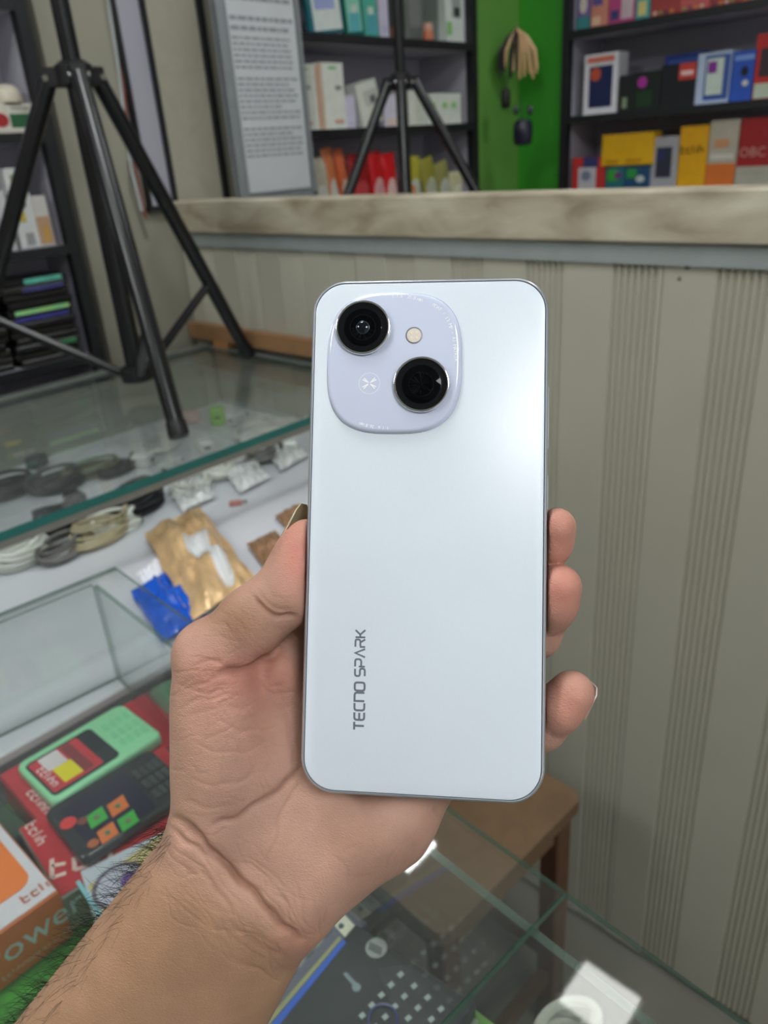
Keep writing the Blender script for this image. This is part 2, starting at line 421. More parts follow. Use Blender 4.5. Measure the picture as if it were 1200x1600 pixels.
# ================================================================ tripods
blk = mat('tripod_black', (12, 12, 15), 0.28, var=0.1, vscale=30)
blk_m = mat('tripod_plastic', (15, 15, 17), 0.45, var=0.1)
chrome = mat('bolt_chrome', (205, 205, 205), 0.15, 1.0)
def tripod(base, feet, z_hub, z_collar, z_top, rc, label, strut_t=0.62):
    b = np.array([base[0], base[1], 0.0])
    t = thing('tripod', (base[0], base[1], feet[0][2]), label, 'tripod', 'black light-stand tripods')
    P = lambda z: b + np.array([0, 0, z])
    MB().tube([P(z_hub - 0.012), P(z_collar + 0.02)], rc, 16).build('column', blk, t, True)
    MB().tube([P(z_collar + 0.018), P(z_top)], rc * 0.86, 16).build('upper_column', blk, t, True)
    MB().lathe(P(z_collar - 0.018), (0, 0, 1), [(rc * 1.25, 0), (rc * 1.7, 0.004), (rc * 1.7, 0.030), (rc * 1.2, 0.036)], 20).build('collar', blk_m, t, True)
    MB().lathe(P(z_hub - 0.016), (0, 0, 1), [(rc * 0.8, 0), (rc * 1.7, 0.004), (rc * 1.7, 0.026), (rc * 1.2, 0.032)], 20).build('hub', blk_m, t, True)
    for f in feet:
        f = np.array(f, float); d = nrm(np.array([f[0] - b[0], f[1] - b[1], 0])); sd = np.array([-d[1], d[0], 0])
        top = P(z_collar - 0.004) + d * rc * 2.5
        lg = MB()
        ax_ = nrm(f - top); lg.tube([top, f + (top - f) * 0.02], rc * 0.84, 12)
        leg = lg.build('leg', blk, t, True)
        MB().tube([f + (top - f) * 0.045, f + (top - f) * 0.012, f + np.array([0, 0, 0.001])], [rc * 0.92, rc * 1.0, rc * 0.9], 12).build('foot', blk_m, leg, True)
        MB().box(P(z_collar - 0.003) + d * rc * 1.9, (rc * 2.2, rc * 1.5, rc * 1.7), np.array([d, sd, [0, 0, 1]]), bev=0.002).build('clamp', blk_m, t)
        MB().tube([top - sd * rc * 0.95, top + sd * rc * 0.95], rc * 0.28, 10).build('bolt', chrome, t, True)
        m_ = top + (f - top) * strut_t
        h_ = P(z_hub) + d * rc * 1.4
        MB().tube([h_, m_], rc * 0.5, 8).build('strut', blk, t, True)
        MB().tube([m_ - ax_ * rc * 1.3, m_ + ax_ * rc * 1.3], rc * 0.8, 10).build('strut_clip', blk_m, t, True)
f1 = np.array([0.985, 1.330]); f2 = at(281, 684, 2, ZC)[:2]
dd = f1 - f2; rad = np.linalg.norm(dd) / math.sqrt(3); pu = nrm(np.array([-dd[1], dd[0]]))
tcen = (f1 + f2) / 2 + pu * rad / 2; f3 = at(-62, 640, 2, ZC)[:2]
def z_at(xy, py):                # height on a vertical line that shows at image row py
    lo, hi = -2.0, 2.0
    for _ in range(50):
        m_ = (lo + hi) / 2; q = RW.T @ np.array([xy[0], xy[1], m_]); y = 800 + F * q[1] / q[2]
        if y > py: lo = m_
        else: hi = m_
    return CZ + lo
zt = ZC + 0.0003
tripod(tcen, [(f1[0], f1[1], zt), (f2[0], f2[1], zt), (f3[0], f3[1], zt)], z_at(tcen, 583), z_at(tcen, 116), CZ + 0.75, 0.0165, 'black metal tripod standing on the glass showcase at the left', 0.68)
back_t = MB().box((1.62, 0.62, 1.17), (1.04, 1.66, 0.03), bev=0.003).build('back_counter', mat('back_counter', (120, 112, 100), 0.5))
tag(back_t, 'low wooden counter hidden behind the partition, under the far tripod', 'counter')
t2 = pz2 = EYE + ray(626, 125) * 1.70
c2 = t2[:2]
zz2 = 1.1853
zc2 = z_at(c2, 127)
hb = 0.30
feet2 = []
vd = nrm(np.array([c2[0], c2[1]])); sd2 = np.array([vd[1], -vd[0]])
for a in (205, 330, 88):
    a = math.radians(a); feet2.append((*(c2 + hb * (math.cos(a) * sd2 + math.sin(a) * vd) * np.array([1, 1])), zz2))
feet2 = []
for (px, py) in ((553, 305), (737, 305)):
    # the leg leaves the collar and passes behind the beam at this pixel; carry it on to the counter
    q = EYE + ray(px, py) * 1.74; top = np.array([c2[0], c2[1], zc2]); k = (zz2 - zc2) / (q[2] - zc2)
    feet2.append(tuple(top + (q - top) * k))
mid = (np.array(feet2[0]) + np.array(feet2[1])) / 2
feet2.append((c2[0] - vd[0] * 0.20, c2[1] - vd[1] * 0.20, zz2))
tripod(c2, feet2, zc2 - 0.30, zc2, CZ + 0.8, 0.0135, 'black metal tripod standing behind the timber beam, before the middle shelf', 0.6)
# ================================================================ the white phone (millimetres in its own frame)
PC = np.array([12.95, 7.07, 244.5])
PAX = nrm([0.9944, 0.0144, -0.1146]); PAY = np.array([-0.0183, 0.9975, -0.0541]); PAY = nrm(PAY - PAX * (PAY @ PAX)); PAN = -np.cross(PAX, PAY)
def phc(x, y, z=0.0): return PC + PAX * x + PAY * y + PAN * z          # camera space, mm
def PH(x, y, z=0.0): return cam2world(phc(x, y, z) / 1000.0)
def px2ph(px, py):
    r = np.array([(px - 600) / F, (py - 800) / F, 1.0]); t = (PC @ PAN) / (r @ PAN); d = r * t - PC
    return d @ PAX, d @ PAY
PW, PHH, PR = 77.0, 166.0, 11.2
phone = thing('smartphone', PH(0, PHH / 2, -4), 'white smartphone held back side out, with two black camera lenses', 'smartphone')
def loops(mb, prof, outline, mi=0, cap0=True, cap1=True, mis=None):
    """prof: (inset, z); outline(inset) -> 2-D points"""
    n = None; vs = []
    for (ins, z) in prof:
        o = outline(ins); n = len(o); vs += [PH(a, b, z) for a, b in o]
    fs = []; ms = []
    base = len(mb.v); mb.v += [tuple(q) for q in vs]
    for i in range(len(prof) - 1):
        for k in range(n):
            mb.f.append((base + i * n + k, base + i * n + (k + 1) % n, base + (i + 1) * n + (k + 1) % n, base + (i + 1) * n + k)); mb.m.append(mis[i] if mis else mi)
    if cap0: mb.f.append(tuple(base + k for k in range(n))[::-1]); mb.m.append(mis[0] if mis else mi)
    if cap1: mb.f.append(tuple(base + (len(prof) - 1) * n + k for k in range(n))); mb.m.append(mis[-1] if mis else mi)
    return mb
ol = lambda ins: rrect(PW - 2 * ins, PHH - 2 * ins, PR - ins, 14)
frame_m = mat('phone_frame', (206, 212, 222), 0.28, 0.75, var=0.01)
back_m = bpy.data.materials.new('phone_back'); back_m.use_nodes = True
nt = back_m.node_tree; p_ = nt.nodes['Principled BSDF']; p_.inputs['Roughness'].default_value = 0.34
p_.inputs['Coat Weight'].default_value = 0.15; p_.inputs['Coat Roughness'].default_value = 0.25
tc = nt.nodes.new('ShaderNodeTexCoord'); n1 = nt.nodes.new('ShaderNodeTexNoise'); n1.inputs['Scale'].default_value = 900; n1.inputs['Detail'].default_value = 3
n2 = nt.nodes.new('ShaderNodeTexNoise'); n2.inputs['Scale'].default_value = 25
mx = nt.nodes.new('ShaderNodeMix'); mx.data_type = 'RGBA'; mx.inputs[6].default_value = lin((208, 217, 224)); mx.inputs[7].default_value = lin((219, 226, 236))
ad = nt.nodes.new('ShaderNodeMath'); ad.operation = 'MULTIPLY_ADD'; ad.inputs[1].default_value = 0.35
for q in (n1, n2): nt.links.new(tc.outputs['Object'], q.inputs['Vector'])
nt.links.new(n1.outputs['Fac'], ad.inputs[0]); nt.links.new(n2.outputs['Fac'], ad.inputs[2])
nt.links.new(ad.outputs[0], mx.inputs[0]); nt.links.new(mx.outputs[2], p_.inputs['Base Color'])
fr = loops(MB(), [(1.9, -8.2), (0.7, -7.9), (0.12, -7.0), (0.0, -5.8), (0.0, -2.4), (0.12, -1.2), (0.45, -0.35), (0.95, -0.02), (1.15, -0.05), (1.25, -0.5), (6, -0.5)], ol).build('frame', frame_m, phone, True)
loops(MB(), [(1.22, -0.45), (1.40, -0.12), (1.42, -0.45)], ol, cap0=False, cap1=False).build('seam', mat('seam_dark', (84, 90, 100), 0.5), phone)
loops(MB(), [(1.42, -0.55), (1.42, -0.14), (1.75, 0.0)], ol).build('back_panel', back_m, phone, True)
loops(MB(), [(2.2, -8.5), (2.0, -8.22)], ol).build('screen', mat('screen_black', (8, 8, 10), 0.05), phone)
# volume key pair and power key stand on the right side in the hidden edge; only slivers show
MB().box(PH(PW / 2 + 0.05, -38, -4.2), (0.0006, 0.020, 0.0022), np.array([cam2world(PAX) - EYE, cam2world(PAY) - EYE, cam2world(PAN) - EYE]), bev=0.0002).build('volume_key', frame_m, phone)
MB().box(PH(PW / 2 + 0.05, -14, -4.2), (0.0006, 0.011, 0.0022), np.array([cam2world(PAX) - EYE, cam2world(PAY) - EYE, cam2world(PAN) - EYE]), bev=0.0002).build('power_key', frame_m, phone)
# camera island
icx, icy = px2ph(615.5, 567.5); ihw, ihh = 106.5 * 0.2030, 112.5 * 0.2030
def sq(ins, n=96, e=2 / 3.0):
    out = []
    for k in range(n):
        t = 2 * math.pi * k / n; cx_, sy_ = math.cos(t), math.sin(t)
        out.append((icx + (ihw - ins) * math.copysign(abs(cx_) ** e, cx_), icy + (ihh - ins) * math.copysign(abs(sy_) ** e, sy_)))
    return out
isl_m = mat('island_glass', (205, 211, 232), 0.09, var=0.012, vscale=60, coat=0.6)
isl = loops(MB(), [(-0.25, -0.1), (-0.2, 0.10), (0.0, 0.25), (0.1, 0.9), (0.55, 1.35), (1.2, 1.5)], sq).build('camera_island', isl_m, phone, True)
loops(MB(), [(-0.30, 0.005), (-0.05, 0.12), (-0.1, 0.0)], sq, cap0=False, cap1=False).build('island_rim', mat('island_rim', (150, 158, 176), 0.2, 0.8), isl, True)
ring_m = mat('lens_ring', (222, 224, 228), 0.12, 1.0, var=0.0)
lens_blk = mat('lens_black', (6, 7, 10), 0.05, var=0.0, spec=0.12)
lens_cone = mat('lens_cone', (14, 15, 18), 0.16, 0.0, var=0.0, spec=0.35)
lens_in = mat('lens_inner', (16, 22, 30), 0.05, 0.2, var=0.0)
lens_rim = mat('lens_rim', (70, 76, 86), 0.2, 0.7, var=0.0)
axn = cam2world(PAN) - EYE
def lens(px, py, r, main):
    x, y = px2ph(px, py); o = PH(x, y, 1.45)
    mm = 0.001
    body = MB().lathe(o, axn, [(a * mm, b * mm) for a, b in ((r + 0.15, -0.1), (r + 0.15, 1.0), (r, 1.35), (r - 0.25, 1.45), (r - 0.55, 1.40), (r - 0.62, 1.15))], 64, caps=(True, False)).build('lens', ring_m, phone, True)
    MB().lathe(o, axn, [(a * mm, b * mm) for a, b in ((r - 0.55, 0.9), (r - 0.62, 1.22), (r - 2.5, 0.98), (r - 2.6, 1.02), (0.5, 1.02))], 64, mis=[0, 0, 0, 1]).build('lens_glass', [lens_cone, lens_blk], body, True)
    rr = ((4.15, 0.10), (2.05, 0.12)) if main else ((3.9, 0.08),)
    for (q, w) in rr:
        MB().lathe(o, axn, [(a * mm, b * mm) for a, b in ((q + w, 1.015), (q + w * .5, 1.06), (q - w, 1.06), (q - w, 1.02))], 48).build('lens_rim', lens_rim if q < 3 else lens_cone, body, True)
    if main:
        MB().lathe(o, axn, [(a * mm, b * mm) for a, b in ((1.9, 1.03), (1.5, 1.25), (0.9, 1.40), (0.1, 1.44))], 32).build('front_element', lens_in, body, True)
        MB().lathe(o, axn, [(a * mm, b * mm) for a, b in ((1.85, 1.03), (1.75, 1.10), (1.5, 1.06))], 32).build('element_rim', lens_rim, body, True)
lens(568.5, 515, 8.75, True); lens(659, 603, 8.85, False)
fx, fy = px2ph(647.5, 526)
fl = MB().lathe(PH(fx, fy, 1.42), axn, [(a / 1000, b / 1000) for a, b in ((2.75, 0), (2.75, 0.16), (2.45, 0.2), (2.4, 0.12))], 32).build('flash', mat('flash_ring', (150, 150, 155), 0.3, 0.6), phone, True)
MB().lathe(PH(fx, fy, 1.48), axn, [(a / 1000, b / 1000) for a, b in ((2.4, 0), (2.3, 0.1), (0.1, 0.14))], 24).build('diffuser', mat('flash_white', (222, 214, 206), 0.3), fl, True)
mb = MB()
for sx in (-1, 1):
    for sy in (-1, 1):
        mb.lathe(PH(fx + sx * 0.85, fy + sy * 0.85, 1.56), axn, [(0.0006, 0), (0.0005, 0.00008), (0.0001, 0.0001)], 12)
mb.build('led', mat('led_yellow', (240, 222, 190), 0.3), fl)
# printed marks
grey_ink = mat('print_grey', (104, 110, 120), 0.4, var=0.0)
white_ink = mat('print_white', (250, 250, 252), 0.3, var=0.0)
def stroke(mb, pts, w, place, mi=0):
    """flat polyline of width w (mm); place(x, y) -> room point"""
    pts = [np.array(q, float) for q in pts]; L, Rr = [], []
    for i, q in enumerate(pts):
        d1 = nrm(q - pts[i - 1]) if i else nrm(pts[1] - q)
        d2 = nrm(pts[i + 1] - q) if i < len(pts) - 1 else d1
        d = nrm(d1 + d2); n_ = np.array([-d[1], d[0]]); k = 1 / max(0.5, math.cos(math.acos(max(-1, min(1, d1 @ d2))) / 2))
        L.append(place(*(q + n_ * w / 2 * k))); Rr.append(place(*(q - n_ * w / 2 * k)))
    n = len(pts); mb.add(L + Rr, [(i, i + 1, n + i + 1, n + i) for i in range(n - 1)], mi)
GLY = {
 'T': (0.86, [[(0, 1), (0.86, 1)], [(0.43, 0.95), (0.43, 0)]]),
 'E': (0.82, [[(0.82, 1), (0.25, 1), (0.08, 0.95), (0, 0.8), (0, 0.2), (0.08, 0.05), (0.25, 0), (0.82, 0)], [(0.05, 0.5), (0.78, 0.5)]]),
 'C': (0.80, [[(0.80, 1), (0.25, 1), (0.08, 0.95), (0, 0.8), (0, 0.2), (0.08, 0.05), (0.25, 0), (0.80, 0)]]),
 'N': (0.92, [[(0, 0), (0, 1), (0.67, 1), (0.86, 0.94), (0.92, 0.78), (0.92, 0)]]),
 'O': (0.90, [[(0.45, 1), (0.22, 1), (0.06, 0.94), (0, 0.78), (0, 0.22), (0.06, 0.06), (0.22, 0), (0.68, 0), (0.84, 0.06), (0.90, 0.22), (0.90, 0.78), (0.84, 0.94), (0.68, 1), (0.44, 1)]]),
 'S': (0.82, [[(0.80, 1), (0.2, 1), (0.05, 0.94), (0, 0.8), (0, 0.68), (0.05, 0.55), (0.2, 0.5), (0.62, 0.5), (0.77, 0.45), (0.82, 0.32), (0.82, 0.2), (0.77, 0.06), (0.62, 0), (0, 0)]]),
 'P': (0.82, [[(0, 0), (0, 0.62)], [(0, 1), (0.6, 1), (0.76, 0.95), (0.82, 0.82), (0.82, 0.58), (0.76, 0.45), (0.6, 0.38), (0, 0.38)]]),
 'A': (0.92, [[(0, 0), (0.46, 1.0), (0.92, 0)]]),
 'R': (0.84, [[(0, 0), (0, 0.55)], [(0, 1), (0.6, 1), (0.78, 0.95), (0.82, 0.82), (0.82, 0.66), (0.76, 0.55), (0.6, 0.5), (0.1, 0.5)], [(0.5, 0.5), (0.84, 0)]]),
 'K': (0.82, [[(0, 0), (0, 1)], [(0.80, 1), (0.3, 0.52), (0.82, 0)], [(0, 0.52), (0.32, 0.52)]]),
}
x0, y0 = px2ph(568.6, 1140.5); x1, y1 = px2ph(571.0, 984.5)
tl = math.hypot(x1 - x0, y1 - y0); cap = 3.15
tu = np.array([x1 - x0, y1 - y0]) / tl; tv = np.array([tu[1], -tu[0]])   # reading direction runs up the phone, letter tops to the left
tw = sum(GLY[ch][0] * cap + 0.72 for ch in 'TECNO') + 1.55 + sum(GLY[ch][0] * cap + 0.72 for ch in 'SPARK') - 0.72
sc_ = tl / tw
mb = MB(); cur = 0.0
for ch in 'TECNO SPARK':
    if ch == ' ': cur += 1.55; continue
    w, st = GLY[ch]; off = cur
    for pl in st:
        stroke(mb, [((off + a * cap) * sc_, b * cap) for a, b in pl], 0.66 if ch in 'TECNO' else 0.60,
               lambda a, b: PH(*(np.array([x0, y0]) + tu * a + tv * b), 0.025))
    cur += w * cap + 0.72
mb.build('brand_print', grey_ink, phone)
def arc_text(txt, pts, size, name, upside=False):
    """letters set along a polyline of pixels on the island"""
    P = np.array([px2ph(*q) for q in pts]); seg = np.linalg.norm(np.diff(P, axis=0), axis=1); cum = np.concatenate([[0], np.cumsum(seg)])
    mb = MB(); L = cum[-1]
    for i, ch in enumerate(txt):
        if ch == ' ': continue
        s_ = L * (i + 0.5) / len(txt); k = min(len(seg) - 1, np.searchsorted(cum, s_) - 1)
        q = P[k] + (P[k + 1] - P[k]) * ((s_ - cum[k]) / seg[k]); d = nrm(P[k + 1] - P[k]); up = np.array([d[1], -d[0]])
        vs, fs = text_mesh(ch, size)
        mb.add([PH(*(q + d * v[0] + up * v[1]), 1.535) for v in vs], fs)
    return mb.build(name, white_ink, isl)
arc_text('1:1.6  26.8 mm', [(613, 464.5), (636, 465.5), (660, 471)], 1.75, 'spec_print')
arc_text('PDAF / 13 MP • AI MATRIX', [(676, 478), (690, 487), (702, 505), (709, 530), (713, 566)], 1.6, 'spec_print')
arc_text('1:1.6  26.8 mm', [(608, 670), (585, 668), (563, 663)], 1.5, 'spec_print')
mb = MB(); ex, ey = px2ph(578, 600.5)
for a0 in (36, 144, 216, 324):
    for da in (-8, 8):
        a = math.radians(a0 + da); a2 = math.radians(a0)
        stroke(mb, [(0.35 * math.cos(a2), 0.35 * math.sin(a2)), (2.5 * math.cos(a), 2.5 * math.sin(a))], 0.34, lambda u, v: PH(ex + u, ey + v, 1.53))
mb.build('emblem', white_ink, isl)
mb = MB()
stroke(mb, [(3.4 * math.cos(2 * math.pi * k / 40), 3.4 * math.sin(2 * math.pi * k / 40)) for k in range(41)], 0.22, lambda u, v: PH(ex + u, ey + v, 1.52))
mb.build('emblem_ring', mat('ring_print', (222, 226, 240), 0.3), isl)
# ================================================================ the hand (one continuous surface grown from a distance field)
def CP(px, py, z): return np.array([(px - 600) / F * z, (py - 800) / F * z, z])     # pixel + depth (mm) -> camera space (mm)
HX = 0.85                                                                           # voxel size, mm
LO = np.array([-178.0, -14.0, 222.0]); HI = np.array([84.0, 262.0, 330.0])
DIM = np.ceil((HI - LO) / HX).astype(int) + 1
BIG = 30.0
def new_field(): return np.full(DIM, BIG, np.float32)
def smin(a, b, k):
    if k <= 0: return np.minimum(a, b)
    h = np.clip(0.5 + 0.5 * (b - a) / k, 0, 1)
    return b + (a - b) * h - k * h * (1 - h)
def add_cone(fld, a, ra, b, rb, k=3.0, flat=None):
    a = np.asarray(a, float); b = np.asarray(b, float); m = max(ra, rb) + k + 4
    lo = np.maximum(np.floor((np.minimum(a, b) - m - LO) / HX).astype(int), 0)
    hi = np.minimum(np.ceil((np.maximum(a, b) + m - LO) / HX).astype(int) + 1, DIM)
    if np.any(hi <= lo): return
    g = [(LO[i] + HX * np.arange(lo[i], hi[i])).astype(np.float32) for i in range(3)]
    X, Y, Z = np.meshgrid(*g, indexing='ij', sparse=True)
    ab = b - a; L2 = max(ab @ ab, 1e-9)
    t = np.clip(((X - a[0]) * ab[0] + (Y - a[1]) * ab[1] + (Z - a[2]) * ab[2]) / L2, 0, 1)
    dx = X - (a[0] + t * ab[0]); dy = Y - (a[1] + t * ab[1]); dz = Z - (a[2] + t * ab[2])
    if flat is not None: dz = dz * flat
    d = np.sqrt(dx * dx + dy * dy + dz * dz) - (ra + (rb - ra) * t)
    sl = tuple(slice(lo[i], hi[i]) for i in range(3))
    fld[sl] = smin(fld[sl], d.astype(np.float32), k)
def chain(fld, nodes, k=3.0):
    for (a, ra), (b, rb) in zip(nodes[:-1], nodes[1:]): add_cone(fld, a, ra, b, rb, k)
body = new_field()
# forearm: radius side, ulna side, middle
add_cone(body, CP(334, 1352, 268), 20.0, CP(-52, 1850, 292), 24, 9)
add_cone(body, CP(424, 1402, 270), 19.5, CP(225, 1745, 292), 25, 9)
add_cone(body, CP(378, 1380, 270), 20, CP(90, 1800, 292), 26, 9)
# heel of the thumb, middle of the palm, heel of the little-finger side
add_cone(body, CP(348, 1275, 264), 17.5, CP(341, 1085, 260), 15.2, 9)
add_cone(body, CP(362, 1190, 264), 17.5, CP(352, 1110, 262), 16.0, 6)
add_cone(body, CP(400, 1360, 271), 18.0, CP(440, 1120, 272), 14.5, 9)
add_cone(body, CP(420, 1250, 270), 16.5, CP(470, 1060, 274), 12.0, 9)
add_cone(body, CP(452, 1388, 268), 18.4, CP(596, 1270, 268), 18.0, 9)
add_cone(body, CP(596, 1270, 268), 18.0, CP(668, 1190, 268), 14.0, 7)
# metacarpals fanning out behind the phone
for (px, py, z, r) in ((560, 965, 276, 11.5), (640, 990, 279, 11.5), (706, 1046, 278, 11), (752, 1118, 275, 10.5)):
    add_cone(body, CP(455, 1290, 273), 17, CP(px, py, z), r, 9)
add_cone(body, CP(560, 965, 277), 11, CP(752, 1118, 276), 10.5, 8)
# thumb web
add_cone(body, CP(462, 1035, 273), 10.5, CP(520, 960, 277), 11, 7)
add_cone(body, CP(400, 1075, 266), 11, CP(445, 1040, 266), 7.5, 5)
add_cone(body, CP(432, 1046, 260), 5.5, CP(470, 1080, 266), 6, 6)
thumb = new_field()
chain(thumb, [(CP(338, 1075, 260), 13.6), (CP(338, 1032, 258), 12.9), (CP(396, 968, 256), 10.6), (CP(446, 929, 257), 10.3), (CP(470, 880, 258), 9.3), (CP(480, 848, 258), 8.1)], 5)
add_cone(thumb, CP(454, 918, 254), 6.5, CP(470, 866, 255.5), 6.0, 5)        # pad
add_cone(thumb, CP(318, 1018, 258), 8.5, CP(345, 1060, 256), 9, 6)
fingers = new_field()
def finger(nodes):
    f = new_field(); chain(f, nodes, 3.0); np.minimum(fingers, f, out=fingers)
finger([(CP(560, 965, 278), 10.2), (CP(650, 870, 284), 9.6), (CP(730, 805, 276), 8.4), (CP(776, 770, 266), 7.2)])
finger([(CP(640, 990, 281), 10.2), (CP(775, 930, 280), 9.4), (CP(826, 897, 262), 7.8), (CP(859, 847, 250), 7.1), (CP(869, 824, 246), 6.4)])
finger([(CP(706, 1046, 280), 9.8), (CP(795, 1030, 277), 9.0), (CP(838, 990, 258), 7.8), (CP(862, 942, 249), 8.1), (CP(873, 917, 246), 7.4)])
finger([(CP(752, 1118, 276), 9.0), (CP(800, 1175, 270), 8.0), (CP(848, 1135, 254), 7.3), (CP(874, 1106, 249), 7.5), (CP(893, 1083, 247), 7.3)])
fld = smin(body, thumb, 3.2)
fld = smin(fld, fingers, 5.0)
# the skin gives way to the phone: keep everything outside its rounded slab
g = [(LO[i] + HX * np.arange(DIM[i])).astype(np.float32) for i in range(3)]
X, Y, Z = np.meshgrid(*g, indexing='ij', sparse=True)
X = X - PC[0]; Y = Y - PC[1]; Z = Z - PC[2]
u = X * PAX[0] + Y * PAX[1] + Z * PAX[2]; v = X * PAY[0] + Y * PAY[1] + Z * PAY[2]; w = X * PAN[0] + Y * PAN[1] + Z * PAN[2]
qx = np.abs(u) - (PW / 2 - PR); qy = np.abs(v) - (PHH / 2 - PR)
d2 = np.sqrt(np.maximum(qx, 0) ** 2 + np.maximum(qy, 0) ** 2) + np.minimum(np.maximum(qx, qy), 0) - PR
dwz = np.maximum(w - 0.2, -8.75 - w)
ph = np.maximum(d2, dwz) - 0.25
del u, v, w, qx, qy, d2, dwz
fld = -smin(-fld, ph, 1.2)
del ph, body, thumb, fingers
# naive surface nets
ins = fld < 0
nx, ny, nz = DIM
cnt = np.zeros((nx - 1, ny - 1, nz - 1), np.uint8)
OFF = [(i, j, k) for i in (0, 1) for j in (0, 1) for k in (0, 1)]
for (i, j, k) in OFF: cnt += ins[i:nx - 1 + i, j:ny - 1 + j, k:nz - 1 + k]
act = np.argwhere((cnt > 0) & (cnt < 8)); del cnt
corner = {o: fld[act[:, 0] + o[0], act[:, 1] + o[1], act[:, 2] + o[2]] for o in OFF}
acc = np.zeros((len(act), 3)); num = np.zeros(len(act))
for o in OFF:
    for ax_i in range(3):
        if o[ax_i] == 0:
            o2 = list(o); o2[ax_i] = 1; a = corner[o]; b = corner[tuple(o2)]
            m = (a < 0) != (b < 0); t = np.where(m, a / np.where(m, a - b, 1), 0)
            q = np.array(o, float)[None, :].repeat(len(act), 0); q[:, ax_i] += t
            acc += q * m[:, None]; num += m
V = (act + acc / num[:, None]) * HX + LO
index = np.full((nx - 1, ny - 1, nz - 1), -1, np.int32); index[act[:, 0], act[:, 1], act[:, 2]] = np.arange(len(act))
Q = []
for ax_i in range(3):
    s0 = [slice(1, None)] * 3; s1 = [slice(1, None)] * 3
    s0[ax_i] = slice(0, -1); s1[ax_i] = slice(1, None)
    e = np.argwhere(ins[tuple(s0)] != ins[tuple(s1)])
    pos = e + 1; pos[:, ax_i] -= 1
    flip = ins[pos[:, 0], pos[:, 1], pos[:, 2]]
    b_, c_ = (ax_i + 1) % 3, (ax_i + 2) % 3
    quads = []
    for (db, dc) in ((0, 0), (-1, 0), (-1, -1), (0, -1)):
        p2 = pos.copy(); p2[:, b_] += db; p2[:, c_] += dc
        ok = (p2 >= 0).all(1) & (p2 < np.array([nx - 1, ny - 1, nz - 1])).all(1)
        p2 = np.clip(p2, 0, np.array([nx - 2, ny - 2, nz - 2]))
        quads.append(np.where(ok, index[p2[:, 0], p2[:, 1], p2[:, 2]], -1))
    q = np.stack(quads, 1); q[~flip] = q[~flip][:, ::-1]
    Q.append(q[(q >= 0).all(1)])
Q = np.concatenate(Q); del index, fld, ins
# relax the voxel stepping
def relax(V, n, lam):
    for _ in range(n):
        s = np.zeros_like(V); k = np.zeros(len(V))
        for a, b in ((0, 1), (1, 2), (2, 3), (3, 0)):
            np.add.at(s, Q[:, a], V[Q[:, b]]); np.add.at(s, Q[:, b], V[Q[:, a]]); np.add.at(k, Q[:, a], 1); np.add.at(k, Q[:, b], 1)
        V = V + lam * (s / np.maximum(k, 1)[:, None] - V)
    return V
V = relax(V, 3, 0.5)
def subdivide(V, Q):              # split every quad in four
    e = np.concatenate([Q[:, [0, 1]], Q[:, [1, 2]], Q[:, [2, 3]], Q[:, [3, 0]]]); es = np.sort(e, 1)
    key = es[:, 0].astype(np.int64) * (len(V) + 1) + es[:, 1]; uq, first, inv = np.unique(key, return_index=True, return_inverse=True)
    mid = V[es[first]].mean(1); ctr = V[Q].mean(1); n = len(Q); nv, ne = len(V), len(uq)
    E_ = (inv.reshape(4, n).T + nv); Cc = np.arange(n) + nv + ne
    Q2 = np.concatenate([np.stack([Q[:, k], E_[:, k], Cc, E_[:, (k + 3) % 4]], 1) for k in range(4)])
    return np.concatenate([V, mid, ctr]), Q2
V, Q = subdivide(V, Q)
V = relax(V, 2, 0.5)
def vnormals(V):
    n = np.cross(V[Q[:, 2]] - V[Q[:, 0]], V[Q[:, 3]] - V[Q[:, 1]]); N_ = np.zeros_like(V)
    for k in range(4): np.add.at(N_, Q[:, k], n)
    return N_ / np.maximum(np.linalg.norm(N_, axis=1), 1e-9)[:, None]
NRM = vnormals(V)
PXY = np.stack([600 + F * V[:, 0] / V[:, 2], 800 + F * V[:, 1] / V[:, 2]], 1)
facing = np.clip(-(NRM * V).sum(1) / np.linalg.norm(V, axis=1), -1, 1)
